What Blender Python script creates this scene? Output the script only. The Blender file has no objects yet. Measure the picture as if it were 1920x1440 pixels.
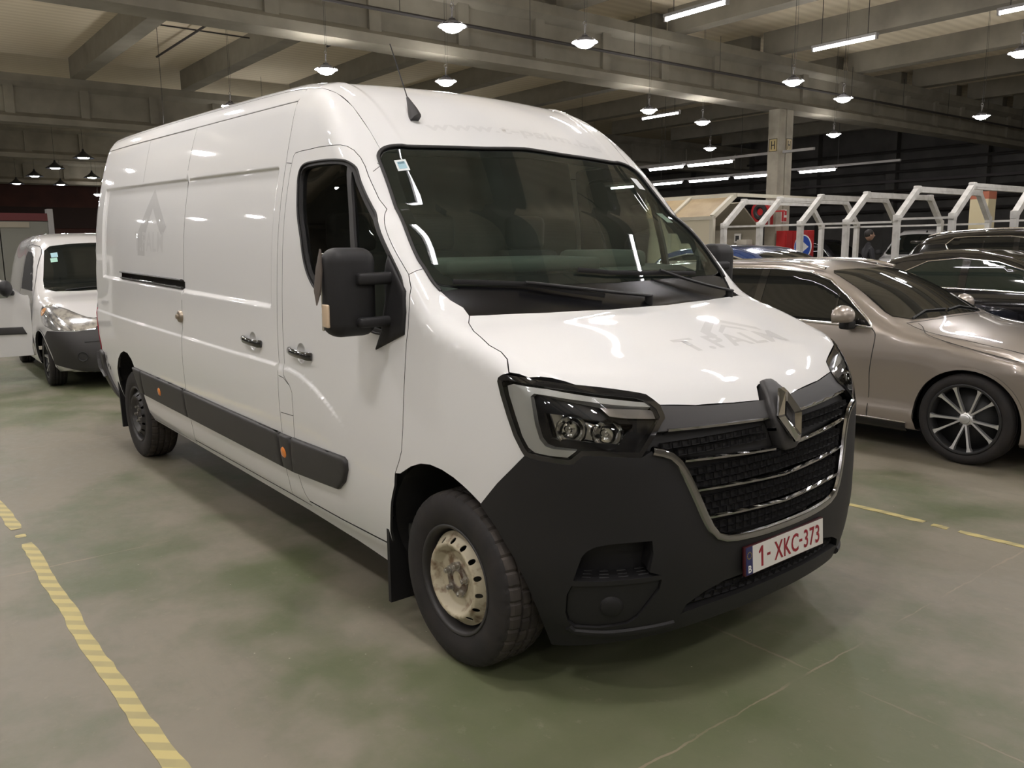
import bpy, bmesh, math, random
import numpy as np
from mathutils import Vector, Matrix
from mathutils.geometry import delaunay_2d_cdt
random.seed(7)
PI = math.pi
scene = bpy.context.scene
COL = scene.collection

# ---------------------------------------------------------------- camera, world, exposure
cam_data = bpy.data.cameras.new('camera')
cam = bpy.data.objects.new('camera', cam_data)
COL.objects.link(cam)
yaw, tilt, roll = 2.4561931713541294, 0.16542295816481417, -0.010691972219286148
F = Vector((math.cos(tilt)*math.cos(yaw), math.cos(tilt)*math.sin(yaw), -math.sin(tilt)))
R = F.cross(Vector((0, 0, 1))).normalized()
U = R.cross(F)
R2 = math.cos(roll)*R + math.sin(roll)*U
U2 = -math.sin(roll)*R + math.cos(roll)*U
m = Matrix((R2, U2, -F)).transposed().to_4x4()
m.translation = Vector((2.4875074, -2.7318302, 1.6163701))
cam.matrix_world = m
cam_data.sensor_width = 36.0
cam_data.lens = 1552.8255/1920*36.0
cam_data.clip_end = 300
scene.camera = cam

world = bpy.data.worlds.new('world'); scene.world = world
world.use_nodes = True
world.node_tree.nodes['Background'].inputs[0].default_value = (0.9, 0.95, 1.0, 1)
world.node_tree.nodes['Background'].inputs[1].default_value = 0.0
scene.view_settings.view_transform = 'Standard'
scene.view_settings.look = 'None'
scene.view_settings.exposure = EXPOSURE = 0.0
scene.view_settings.gamma = 1.0
scene.view_settings.use_curve_mapping = False
LAMP_POWER = 128.0      # emission strength of a high-bay disc
TUBE_POWER = 34.0

HY = -0.0181734881     # yaw of the hall against the van
def hall(x, y, z=0.0):
    c, s = math.cos(HY), math.sin(HY)
    return Vector((c*x - s*y, s*x + c*y, z))

# ---------------------------------------------------------------- materials
MATS = {}
def mat(name, color=(0.5,0.5,0.5), rough=0.5, metal=0.0, coat=0.0, emit=None, estr=0.0, noise=None, bump=None, spec=0.5, alpha=None):
    if name in MATS: return MATS[name]
    m = bpy.data.materials.new(name); m.use_nodes = True
    nt = m.node_tree; b = nt.nodes['Principled BSDF']
    b.inputs['Base Color'].default_value = (*color, 1)
    b.inputs['Roughness'].default_value = rough
    b.inputs['Metallic'].default_value = metal
    b.inputs['Specular IOR Level'].default_value = spec
    if coat: b.inputs['Coat Weight'].default_value = coat; b.inputs['Coat Roughness'].default_value = 0.03
    if emit: b.inputs['Emission Color'].default_value = (*emit, 1); b.inputs['Emission Strength'].default_value = estr
    tc = None
    if noise:   # (scale, second colour, contrast low, contrast high)
        tc = nt.nodes.new('ShaderNodeTexCoord')
        n = nt.nodes.new('ShaderNodeTexNoise'); n.inputs['Scale'].default_value = noise[0]; n.inputs['Detail'].default_value = 6
        nt.links.new(tc.outputs['Object'], n.inputs['Vector'])
        r = nt.nodes.new('ShaderNodeMapRange'); r.inputs[1].default_value = noise[2]; r.inputs[2].default_value = noise[3]
        nt.links.new(n.outputs['Fac'], r.inputs[0])
        mx = nt.nodes.new('ShaderNodeMix'); mx.data_type = 'RGBA'
        mx.inputs[6].default_value = (*color, 1); mx.inputs[7].default_value = (*noise[1], 1)
        nt.links.new(r.outputs[0], mx.inputs[0]); nt.links.new(mx.outputs[2], b.inputs['Base Color'])
    if bump:    # (scale, strength, distance)
        if tc is None: tc = nt.nodes.new('ShaderNodeTexCoord')
        n = nt.nodes.new('ShaderNodeTexNoise'); n.inputs['Scale'].default_value = bump[0]; n.inputs['Detail'].default_value = 3
        nt.links.new(tc.outputs['Object'], n.inputs['Vector'])
        bp = nt.nodes.new('ShaderNodeBump'); bp.inputs['Strength'].default_value = bump[1]; bp.inputs['Distance'].default_value = bump[2]
        nt.links.new(n.outputs['Fac'], bp.inputs['Height']); nt.links.new(bp.outputs[0], b.inputs['Normal'])
    MATS[name] = m
    return m
def glass_mat(name, tint, rough=0.0, ior=1.5, haze=0.0, hazecol=(0.5,0.55,0.5)):
    if name in MATS: return MATS[name]
    m = bpy.data.materials.new(name); m.use_nodes = True
    nt = m.node_tree; nt.nodes.clear()
    out = nt.nodes.new('ShaderNodeOutputMaterial')
    tr = nt.nodes.new('ShaderNodeBsdfTransparent'); tr.inputs[0].default_value = (*tint, 1)
    gl = nt.nodes.new('ShaderNodeBsdfGlossy'); gl.inputs['Roughness'].default_value = rough
    fr = nt.nodes.new('ShaderNodeFresnel'); fr.inputs[0].default_value = ior
    mx = nt.nodes.new('ShaderNodeMixShader')
    src = tr
    if haze > 0:
        df = nt.nodes.new('ShaderNodeBsdfDiffuse'); df.inputs[0].default_value = (*hazecol, 1)
        tc = nt.nodes.new('ShaderNodeTexCoord'); n = nt.nodes.new('ShaderNodeTexNoise'); n.inputs['Scale'].default_value = 6; n.inputs['Detail'].default_value = 8
        nt.links.new(tc.outputs['Object'], n.inputs['Vector'])
        ml = nt.nodes.new('ShaderNodeMath'); ml.operation = 'MULTIPLY'; ml.inputs[1].default_value = haze*2
        nt.links.new(n.outputs['Fac'], ml.inputs[0])
        mh = nt.nodes.new('ShaderNodeMixShader'); nt.links.new(ml.outputs[0], mh.inputs[0])
        nt.links.new(tr.outputs[0], mh.inputs[1]); nt.links.new(df.outputs[0], mh.inputs[2]); src = mh
    nt.links.new(fr.outputs[0], mx.inputs[0]); nt.links.new(src.outputs[0], mx.inputs[1]); nt.links.new(gl.outputs[0], mx.inputs[2])
    nt.links.new(mx.outputs[0], out.inputs[0])
    MATS[name] = m
    return m

WHITE = mat('white_paint', (0.765, 0.765, 0.76), 0.5, coat=1.0, spec=0.2)
SHUT = mat('panel_edge', (0.03, 0.03, 0.03), 0.8)
TRIM = mat('interior_trim', (0.05, 0.052, 0.05), 0.8)
BLACKPL = mat('black_plastic', (0.016, 0.0155, 0.0165), 0.55, spec=0.35, bump=(900, 0.25, 0.0006))
GREYPL = mat('grey_black_plastic', (0.034, 0.032, 0.032), 0.5, bump=(700, 0.25, 0.0006))
GLOSSBLK = mat('gloss_black', (0.008, 0.008, 0.009), 0.08, coat=1.0)
RUBBER = mat('rubber', (0.018, 0.017, 0.017), 0.6)
TYRE = mat('tyre_rubber', (0.012, 0.0105, 0.0105), 0.75, noise=(9, (0.024, 0.019, 0.017), 0.4, 0.75), bump=(160, 0.3, 0.001))
CHROME = mat('chrome', (0.75, 0.75, 0.75), 0.06, metal=1.0)
DARKCHROME = mat('dark_chrome', (0.36, 0.36, 0.37), 0.10, metal=1.0)
STEELC = mat('cream_steel', (0.44, 0.39, 0.28), 0.5, noise=(22, (0.16, 0.10, 0.055), 0.52, 0.70))
HUBM = mat('rusty_hub', (0.30, 0.27, 0.23), 0.5, metal=0.6, noise=(30, (0.10, 0.06, 0.04), 0.45, 0.65))
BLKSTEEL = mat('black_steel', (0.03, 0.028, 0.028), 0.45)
GLASSW = glass_mat('windshield_glass', (0.80, 0.93, 0.83), haze=0.020, hazecol=(0.42, 0.56, 0.46))
GLASSS = glass_mat('side_glass', (0.84, 0.90, 0.86))
GLASSC = glass_mat('clear_lamp_cover', (0.93, 0.94, 0.94))
AMBER = mat('amber_lens', (0.75, 0.22, 0.03), 0.25, coat=1.0)

# ---------------------------------------------------------------- object helpers
def link(o, parent=None):
    COL.objects.link(o)
    if parent is not None: o.parent = parent
    return o
def tag(o, label=None, cat=None, group=None, kind=None):
    if label: o['label'] = label
    if cat: o['category'] = cat
    if group: o['group'] = group
    if kind: o['kind'] = kind
    return o
def empty(name, loc=(0,0,0), rot=(0,0,0), label=None, cat=None, group=None):
    o = bpy.data.objects.new(name, None); o.location = loc; o.rotation_euler = rot
    o.empty_display_size = 0.2
    link(o); return tag(o, label, cat, group)
def from_mesh(name, me, parent=None):
    return link(bpy.data.objects.new(name, me), parent)
class MB:
    """collects boxes, tubes, lathes ... into one mesh"""
    def __init__(s): s.v = []; s.f = []; s.m = []; s.sm = []
    def add(s, vs, fs, mi=0, smooth=False, M=None):
        o = len(s.v)
        if M is not None: vs = [tuple(M @ Vector(v)) for v in vs]
        s.v += [tuple(v) for v in vs]
        s.f += [tuple(i+o for i in f) for f in fs]; s.m += [mi]*len(fs); s.sm += [smooth]*len(fs)
        return s
    def box(s, lo, hi, mi=0, M=None):
        x0,y0,z0 = lo; x1,y1,z1 = hi
        vs = [(x0,y0,z0),(x1,y0,z0),(x1,y1,z0),(x0,y1,z0),(x0,y0,z1),(x1,y0,z1),(x1,y1,z1),(x0,y1,z1)]
        return s.add(vs, [(0,3,2,1),(4,5,6,7),(0,1,5,4),(1,2,6,5),(2,3,7,6),(3,0,4,7)], mi, False, M)
    def rbox(s, c, size, r=0.02, seg=3, mi=0, M=None):
        bm = bmesh.new(); bmesh.ops.create_cube(bm, size=1.0)
        for v in bm.verts: v.co = Vector((v.co.x*size[0], v.co.y*size[1], v.co.z*size[2]))
        bmesh.ops.bevel(bm, geom=list(bm.edges), offset=min(r, min(size)*0.49), segments=seg, profile=0.5, affect='EDGES')
        bm.verts.index_update()
        T = Matrix.Translation(c)
        if M is not None: T = M @ T
        s.add([v.co[:] for v in bm.verts], [[v.index for v in f.verts] for f in bm.faces], mi, True, T)
        bm.free(); return s
    def tube(s, pts, r, n=8, mi=0, M=None, caps=True, rs=None, closed=False):
        P = [Vector(p) for p in pts]; N = len(P); vs = []; fs = []
        up = None
        for i, p in enumerate(P):
            if closed: t = (P[(i+1) % N]-P[i-1]).normalized()
            else: t = (P[min(i+1,N-1)]-P[max(i-1,0)]).normalized()
            if up is None:
                a = Vector((0,0,1)) if abs(t.z) < 0.9 else Vector((1,0,0)); up = (a - t*a.dot(t)).normalized()
            else: up = (up - t*up.dot(t)).normalized()
            sd = t.cross(up); rr = rs[i] if rs else r
            ra, rb = rr if isinstance(rr, tuple) else (rr, rr)
            for k in range(n):
                a = 2*PI*k/n; vs.append(p + sd*math.cos(a)*ra + up*math.sin(a)*rb)
        for i in range(N if closed else N-1):
            j = (i+1) % N
            for k in range(n):
                fs.append((i*n+k, i*n+(k+1)%n, j*n+(k+1)%n, j*n+k))
        if caps and not closed:
            fs.append(tuple(reversed(range(n)))); fs.append(tuple(range((N-1)*n, N*n)))
        return s.add(vs, fs, mi, True, M)
    def cyl(s, a, b, r, n=20, mi=0, M=None, r2=None):
        return s.tube([a, b], r, n, mi, M, rs=[r, r2 if r2 is not None else r])
    def lathe(s, prof, n=32, mi=0, M=None, axis='z', closed_prof=False):
        """prof: (radius, height) points turned about the axis"""
        vs = []; fs = []; K = len(prof)
        for i in range(n):
            a = 2*PI*i/n; c, sn = math.cos(a), math.sin(a)
            for r, h in prof:
                vs.append((r*c, r*sn, h) if axis == 'z' else (r*c, h, r*sn))
        for i in range(n):
            j = (i+1) % n
            for k in range(K if closed_prof else K-1):
                l = (k+1) % K
                q = (i*K+k, j*K+k, j*K+l, i*K+l)
                fs.append(q if axis == 'z' else q[::-1])
        return s.add(vs, fs, mi, True, M)
    def sphere(s, c, r, n=16, mi=0, M=None):
        if not isinstance(r, tuple): r = (r, r, r)
        vs = []; fs = []; H = max(6, n//2)
        for j in range(H+1):
            t = PI*j/H
            for i in range(n):
                a = 2*PI*i/n
                vs.append((c[0]+r[0]*math.sin(t)*math.cos(a), c[1]+r[1]*math.sin(t)*math.sin(a), c[2]+r[2]*math.cos(t)))
        for j in range(H):
            for i in range(n):
                k = (i+1) % n
                fs.append((j*n+i, (j+1)*n+i, (j+1)*n+k, j*n+k))
        return s.add(vs, fs, mi, True, M)
    def prism(s, poly, d0, d1, axis='y', mi=0, M=None, smooth=False):
        """2D polygon pushed along an axis; axis y: (x,z), x: (y,z), z: (x,y)"""
        def P(p, d): return (p[0], d, p[1]) if axis == 'y' else ((d, p[0], p[1]) if axis == 'x' else (p[0], p[1], d))
        n = len(poly)
        vs = [P(p, d0) for p in poly] + [P(p, d1) for p in poly]
        fs = [tuple(range(n)), tuple(reversed(range(n, 2*n)))]
        fs += [(i, i+n, (i+1)%n+n, (i+1)%n) for i in range(n)]
        return s.add(vs, fs, mi, smooth, M)
    def build(s, name, mats, parent=None, fix=True, mesh_only=False, auto=True):
        me = bpy.data.meshes.new(name); me.from_pydata(s.v, [], s.f); me.update()
        if not isinstance(mats, (list, tuple)): mats = [mats]
        for m_ in mats: me.materials.append(m_)
        me.polygons.foreach_set('material_index', s.m); me.polygons.foreach_set('use_smooth', s.sm)
        if fix:
            bm = bmesh.new(); bm.from_mesh(me); bmesh.ops.remove_doubles(bm, verts=bm.verts, dist=1e-6)
            bmesh.ops.recalc_face_normals(bm, faces=bm.faces); 
            for e in bm.edges:
                if len(e.link_faces) == 2 and e.calc_face_angle(0) > 0.7: e.smooth = False
            bm.to_mesh(me); bm.free()
        me.update()
        if mesh_only: return me
        return from_mesh(name, me, parent)
def copy_tree(o, parent=None):
    c = o.copy(); COL.objects.link(c)
    if parent is not None: c.parent = parent
    for ch in [x for x in o.children]: copy_tree(ch, c)
    return c

# ---------------------------------------------------------------- smooth surfaces and the panels cut from them
def smax(a, b, k):
    h = np.maximum(k-np.abs(a-b), 0)/k
    return np.maximum(a, b)+h*h*k/4
def smin(a, b, k): return -smax(-a, -b, k)
def sstep(x, a, b):
    t = np.clip((x-a)/(b-a), 0, 1); return t*t*(3-2*t)
def spl(X, Y, x):
    x = np.clip(x, X[0], X[-1]); i = np.clip(np.searchsorted(X, x)-1, 0, len(X)-2)
    m = np.gradient(Y, X); h = X[i+1]-X[i]; t = (x-X[i])/h
    return (2*t**3-3*t**2+1)*Y[i]+(t**3-2*t**2+t)*h*m[i]+(-2*t**3+3*t**2)*Y[i+1]+(t**3-t**2)*h*m[i+1]
S2 = math.sqrt(0.5)
CHARTS = {  # chart: (3D of the 2D point at the start of the ray, ray direction), for the right-hand side (y<0)
    'S': (lambda p, e: np.stack([p[:,0], np.full(len(p), -e[1]), p[:,1]], 1), np.array([0., 1., 0.])),
    'T': (lambda p, e: np.stack([p[:,0], p[:,1], np.full(len(p), e[2])], 1), np.array([0., 0., -1.])),
    'F': (lambda p, e: np.stack([np.full(len(p), e[0]), p[:,0], p[:,1]], 1), np.array([-1., 0., 0.])),
    'B': (lambda p, e: np.stack([np.full(len(p), e[3]), p[:,0], p[:,1]], 1), np.array([1., 0., 0.])),
    'D': (lambda p, e: np.stack([p[:,0]*S2+1.7*S2, p[:,0]*S2-1.7*S2, p[:,1]], 1), np.array([-S2, S2, 0.])),
}
PD = np.array([-.5, .7, -.5]); PD /= np.linalg.norm(PD)
PE1 = np.cross(PD, [0, 0, 1.]); PE1 /= np.linalg.norm(PE1); PE2 = np.cross(PE1, PD)
CHARTS['P'] = (lambda p, e: p[:,:1]*PE1+p[:,1:2]*PE2-PD*1.9, PD)
def toP(q): q = np.asarray(q, float); return (float(q @ PE1), float(q @ PE2))
class Surf:
    def __init__(s, f, ext, reach=2.6): s.f = f; s.ext = ext; s.reach = reach
    def hit(s, O, D, reach=None):
        reach = reach or s.reach
        t = np.zeros(len(O)); act = np.arange(len(O)); v = s.f(O)
        for k in range(70):
            t[act] = np.clip(t[act]+v*(0.8 if k < 45 else 0.5), 0, reach)
            v = s.f(O[act]+D*t[act][:,None]); keep = (np.abs(v) > 2e-6) & (t[act] < reach)
            act = act[keep]; v = v[keep]
            if not len(act): break
        bad = np.abs(s.f(O+D*t[:,None])) > 2e-4
        P = O+D*t[:,None]
        if bad.any(): P[bad] = s.hit_slow(O[bad], D, reach)
        return P
    def hit_slow(s, O, D, reach):
        n = 160; ts = np.linspace(0, reach, n); lo = np.zeros(len(O)); hi = np.full(len(O), np.nan)
        prev = s.f(O); done = prev <= 0; best = np.abs(prev); bt = np.zeros(len(O))
        for a, b in zip(ts[:-1], ts[1:]):
            cur = s.f(O+D*b); m_ = (~done) & (cur <= 0); lo[m_] = a; hi[m_] = b; done |= m_
            c = np.abs(cur) < best; best[c] = np.abs(cur)[c]; bt[c] = b
        miss = np.isnan(hi); hi = np.where(miss, bt, hi); lo = np.where(miss, bt, lo)
        for _ in range(20):
            mid = (lo+hi)/2; v = s.f(O+D*mid[:,None]); hi = np.where(v <= 0, mid, hi); lo = np.where(v <= 0, lo, mid)
        return O+D*hi[:,None]
    def on(s, chart, p):
        fn, d = CHARTS[chart]; p = np.asarray(p, float).reshape(-1, 2)
        return s.hit(fn(p, s.ext), d)
    def nrm(s, q, e=2e-3):
        g = np.zeros_like(q)
        for i in range(3):
            d = np.zeros(3); d[i] = e; g[:,i] = (s.f(q+d)-s.f(q-d))/(2*e)
        return g/np.maximum(np.linalg.norm(g, axis=1, keepdims=True), 1e-9)
def densify(poly, step, closed=True):
    out = []; n = len(poly)
    for i in range(n if closed else n-1):
        a = np.array(poly[i], float); b = np.array(poly[(i+1) % n], float)
        k = max(1, int(math.ceil(np.linalg.norm(b-a)/step)))
        for j in range(k): out.append(a+(b-a)*j/k)
    if not closed: out.append(np.array(poly[-1], float))
    return np.array(out)
def smooth_poly(pts, closed=False, sub=6, corners=()):
    """Catmull-Rom through points"""
    P = [np.array(p, float) for p in pts]; n = len(P); out = []
    rng = n if closed else n-1
    for i in range(rng):
        p1, p2 = P[i], P[(i+1) % n]
        p0 = P[i-1] if (closed or i > 0) else 2*p1-p2
        p3 = P[(i+2) % n] if (closed or i+2 < n) else 2*p2-p1
        for k in range(sub):
            t = k/sub
            out.append(0.5*((2*p1)+(-p0+p2)*t+(2*p0-5*p1+4*p2-p3)*t*t+(-p0+3*p1-3*p2+p3)*t**3))
    if not closed: out.append(P[-1])
    return [tuple(q) for q in out]
def area2(p): x, y = p[:,0], p[:,1]; return 0.5*np.sum(x*np.roll(y, -1)-np.roll(x, -1)*y)
def inset(poly, d):
    """move every vertex of a closed polygon inwards by d (miter)"""
    p = np.array(poly, float); s = 1 if area2(p) > 0 else -1
    a = np.roll(p, 1, 0); b = np.roll(p, -1, 0)
    e1 = p-a; e2 = b-p
    e1 /= np.maximum(np.linalg.norm(e1, axis=1, keepdims=True), 1e-9); e2 /= np.maximum(np.linalg.norm(e2, axis=1, keepdims=True), 1e-9)
    n1 = np.stack([-e1[:,1], e1[:,0]], 1)*s; n2 = np.stack([-e2[:,1], e2[:,0]], 1)*s
    m_ = n1+n2; L = np.sum(m_*m_, 1, keepdims=True); m_ = np.where(L > 0.3, 2*m_/np.maximum(L, 0.3), m_)
    return p+m_*d
def in_poly(pt, poly):
    x, y = pt[:,0], pt[:,1]; c = np.zeros(len(pt), bool); n = len(poly)
    for i in range(n):
        x1, y1 = poly[i]; x2, y2 = poly[(i+1) % n]
        if y1 == y2: continue
        m_ = ((y1 > y) != (y2 > y)) & (x < (x2-x1)*(y-y1)/(y2-y1)+x1); c ^= m_
    return c
def dist_poly(pt, poly):
    d = np.full(len(pt), 1e9); n = len(poly)
    for i in range(n):
        a = poly[i]; b = poly[(i+1) % n]; ab = b-a; L = max(ab@ab, 1e-12)
        t = np.clip(((pt-a)@ab)/L, 0, 1); q = a+t[:,None]*ab
        d = np.minimum(d, np.linalg.norm(pt-q, axis=1))
    return d
PCACHE = {}
def panel_geo(surf, chart, poly, mats, off, th, holes, step, bevel, gap, rows, inner, flat_depth, extra_pts):
    outer = np.array(poly, float)
    if gap: outer = inset(densify(outer, step), gap)
    outer = densify(outer, step)
    if area2(outer) < 0: outer = outer[::-1]
    hs = []
    for h in holes:
        h = densify(h, step)
        if area2(h) > 0: h = h[::-1]
        hs.append(h)
    rings = []
    if bevel:
        for k in (0.13, 0.45, 1.0): rings.append(inset(outer, bevel*k))
    lo = outer.min(0); hi = outer.max(0)
    gx = np.arange(lo[0]+step*0.5, hi[0], step); gy = np.arange(lo[1]+step*0.5, hi[1], step)
    ysets = list(gy)
    for r in rows:   # extra rows of points: (axis, value)
        pass
    G = np.array([(x+(step*0.25 if j % 2 else -step*0.25), y) for j, y in enumerate(gy) for x in gx]).reshape(-1, 2)
    ex = []; rl = []
    for ax, val, st in rows:
        if ax == 'y': L_ = [(x, val) for x in np.arange(lo[0], hi[0], st)]; G = G[np.abs(G[:,1]-val) > .012]
        else: L_ = [(val, y) for y in np.arange(lo[1], hi[1], st)]; G = G[np.abs(G[:,0]-val) > .012]
        if not L_: continue
        L_ = np.array(L_); k_ = in_poly(L_, outer) & (dist_poly(L_, outer) > .006)
        for h in hs: k_ &= ~in_poly(L_, h) & (dist_poly(L_, h) > .006)
        run = []
        for q, ok in zip(L_, k_):
            if ok: run.append(q)
            else:
                if len(run) > 1: rl.append(run)
                run = []
        if len(run) > 1: rl.append(run)
    if extra_pts is not None: ex += list(extra_pts)
    if ex: G = np.vstack([G, np.array(ex, float)])
    m_ = in_poly(G, outer)
    for h in hs: m_ &= ~in_poly(G, h)
    G = G[m_]
    if len(G):
        d = dist_poly(G, outer)
        for h in hs: d = np.minimum(d, dist_poly(G, h))
        G = G[d > max(step*0.35 if not ex else 0.006, bevel*1.3)] if not ex else G[d > max(0.008, bevel*1.3)]
    verts = list(outer); edges = [(i, (i+1) % len(outer)) for i in range(len(outer))]
    loops = [list(range(len(outer)))]
    for h in hs:
        o = len(verts); verts += list(h); loops.append(list(range(o, o+len(h))))
        edges += [(o+i, o+(i+1) % len(h)) for i in range(len(h))]
    for r in rings:
        o = len(verts); verts += list(r); edges += [(o+i, o+(i+1) % len(r)) for i in range(len(r))]
    for run in rl:
        o = len(verts); verts += run; edges += [(o+i, o+i+1) for i in range(len(run)-1)]
    verts += list(G)
    res = delaunay_2d_cdt([Vector((float(a), float(b))) for a, b in verts], edges, [], 0, 1e-6, True)
    V = np.array([v[:] for v in res[0]]); T = np.array([f for f in res[2] if len(f) == 3])
    om = {}
    for i, l in enumerate(res[3]):
        for q in l: om[q] = i
    c = V[T].mean(1); k = in_poly(c, outer)
    for h in hs: k &= ~in_poly(c, h)
    T = T[k]
    P = surf.on(chart, V); N = surf.nrm(P)
    offv = np.full(len(V), off, float)
    if bevel:
        d = dist_poly(V, outer); t = np.clip(d/bevel, 0, 1); offv -= bevel*(1-np.sqrt(np.maximum(1-(1-t)**2, 0)))
    P0 = P+N*offv[:,None]
    # face orientation
    a = P0[T]; fn = np.cross(a[:,1]-a[:,0], a[:,2]-a[:,0]); fl = np.sum(fn*N[T].mean(1), 1) < 0
    T[fl] = T[fl][:, ::-1]
    vs = [P0]; faces = [tuple(t) for t in T]; fm = [0]*len(T); nv = len(V); nor = [N[i] for t in T for i in t]
    smooth = [True]*len(T)
    skirt_idx = {}
    if th:
        base = P+N*(off-th)
        if flat_depth is not None: base = P+N*(off-flat_depth)
        vs.append(base); 
        # boundary edges of the triangulation
        cnt = {}
        for t in T:
            for i in range(3):
                e = (t[i], t[(i+1) % 3]); cnt[e] = 1
        bd = [e for e in cnt if (e[1], e[0]) not in cnt]
        for i, j in bd:
            q = (j, i, i+nv, j+nv); faces.append(q); fm.append(1); smooth.append(False)
            A = P0[i]-P0[j]; B = base[j]-P0[j]; n_ = np.cross(A, B); n_ = n_/max(np.linalg.norm(n_), 1e-9)
            nor += [n_]*4
        if inner:
            for t in T:
                faces.append((t[2]+nv, t[1]+nv, t[0]+nv)); fm.append(2 if len(mats) > 2 else 1); smooth.append(True)
                nor += [-N[t[2]], -N[t[1]], -N[t[0]]]
    AV = np.vstack(vs); nor = np.array(nor)
    return AV, faces, fm, smooth, nor
def panel(name, surf, chart, poly, mats, parent=None, off=0.0, th=0.012, holes=(), step=0.05, bevel=0.0, mirror=False, both=False, gap=0.0, rows=(), inner=False, flat_depth=None, extra_pts=None):
    """a piece of bodywork: the part of a smooth surface inside a 2D outline, with real thickness at its edges.
    mats: [face, edge]. mirror: on the other side of the car. both: both halves joined. bevel: rounded edge."""
    if not isinstance(mats, (list, tuple)): mats = [mats, mats]
    key = (name, id(surf), chart, np.array(poly, float).tobytes(), off, th, step, bevel, gap, inner)
    if key in PCACHE: AV, faces, fm, smooth, nor = PCACHE.pop(key)
    else:
        AV, faces, fm, smooth, nor = panel_geo(surf, chart, poly, mats, off, th, holes, step, bevel, gap, rows, inner, flat_depth, extra_pts)
        if not both: PCACHE[key] = (AV, faces, fm, smooth, nor)
    if both:
        n0 = len(AV); AV2 = AV*np.array([1, -1, 1]); f2 = [tuple(i+n0 for i in reversed(f)) for f in faces]
        nn = []; k = 0
        for f in faces:
            for i in reversed(range(len(f))): nn.append(nor[k+i]*np.array([1, -1, 1]))
            k += len(f)
        AV = np.vstack([AV, AV2]); faces = faces+f2; fm = fm+fm; smooth = smooth+smooth; nor = np.vstack([nor, np.array(nn)])
    elif mirror:
        AV = AV*np.array([1, -1, 1]); nn = []; k = 0
        for f in faces:
            for i in reversed(range(len(f))): nn.append(nor[k+i]*np.array([1, -1, 1]))
            k += len(f)
        faces = [tuple(reversed(f)) for f in faces]; nor = np.array(nn)
    # drop unused vertices
    used = sorted({i for f in faces for i in f}); mp = {u: i for i, u in enumerate(used)}
    me = bpy.data.meshes.new(name)
    me.from_pydata(AV[used].tolist(), [], [tuple(mp[i] for i in f) for f in faces]); 
    for q in mats: me.materials.append(q)
    me.polygons.foreach_set('material_index', fm); me.polygons.foreach_set('use_smooth', smooth if not bevel else [True]*len(smooth))
    me.update()
    if not bevel: me.normals_split_custom_set([tuple(x) for x in nor])
    else:
        bm = bmesh.new(); bm.from_mesh(me)
        for e in bm.edges:
            if len(e.link_faces) == 2 and e.calc_face_angle(0) > 1.2: e.smooth = False
        bm.to_mesh(me); bm.free()
    return from_mesh(name, me, parent)
def on_surf(surf, chart, pts, off=0.0, mirror=False):
    P = surf.on(chart, pts); N = surf.nrm(P); Q = P+N*off
    if mirror: Q = Q*np.array([1, -1, 1]); N = N*np.array([1, -1, 1])
    return Q, N
def bead(name, surf, chart, pts, r, mat_, parent, off=0.0, mirror=False, both=False, closed=False, n=8, step=0.04, mb=None):
    """a rounded strip lying along a curve on the surface"""
    p = densify(pts, step, closed); Q, N = on_surf(surf, chart, p, off, mirror)
    b = mb or MB(); ra = r if isinstance(r, tuple) else (r, r)
    def tube(Q, N):
        vs = []; fs = []; K = len(Q)
        for i in range(K):
            t = Q[(i+1) % K]-Q[i-1] if closed else Q[min(i+1, K-1)]-Q[max(i-1, 0)]
            t = t/max(np.linalg.norm(t), 1e-9); sd = np.cross(t, N[i]); sd /= max(np.linalg.norm(sd), 1e-9); up = np.cross(sd, t)
            for k in range(n):
                a = 2*PI*k/n; vs.append(tuple(Q[i]+sd*math.cos(a)*ra[0]+up*math.sin(a)*ra[1]))
        for i in range(K if closed else K-1):
            j = (i+1) % K
            for k in range(n): fs.append((i*n+k, i*n+(k+1) % n, j*n+(k+1) % n, j*n+k))
        if not closed: fs.append(tuple(reversed(range(n)))); fs.append(tuple(range((K-1)*n, K*n)))
        b.add(vs, fs, 0, True)
    tube(Q, N)
    if both: tube(Q*np.array([1, -1, 1]), N*np.array([1, -1, 1]))
    if mb: return None
    return b.build(name, mat_, parent)
def text_mesh(txt, size=1.0, offset=0.0, spacing=1.0, align='CENTER'):
    cu = bpy.data.curves.new('txt', 'FONT'); cu.body = txt; cu.size = size; cu.offset = offset; cu.align_x = align; cu.space_character = spacing
    cu.resolution_u = 3
    o = bpy.data.objects.new('txt', cu); COL.objects.link(o)
    dg = bpy.context.evaluated_depsgraph_get(); dg.update()
    me = bpy.data.meshes.new_from_object(o.evaluated_get(dg))
    bpy.data.objects.remove(o); bpy.data.curves.remove(cu)
    return me
def decal(name, me, fn, mat_, parent, sub=0.0):
    """flat lettering mapped onto a surface: fn takes an (n,2) array of lettering coordinates and gives points"""
    bm = bmesh.new(); bm.from_mesh(me)
    bmesh.ops.triangulate(bm, faces=bm.faces)
    if sub:
        for _ in range(3):
            es = [e for e in bm.edges if e.calc_length() > sub]
            if not es: break
            bmesh.ops.subdivide_edges(bm, edges=es, cuts=1); bmesh.ops.triangulate(bm, faces=[f for f in bm.faces if len(f.verts) > 3])
    p = np.array([v.co[:2] for v in bm.verts]); Q = fn(p)
    for v, q in zip(bm.verts, Q): v.co = Vector(q)
    me2 = bpy.data.meshes.new(name); bm.to_mesh(me2); bm.free(); me2.materials.append(mat_)
    return from_mesh(name, me2, parent)

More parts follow.
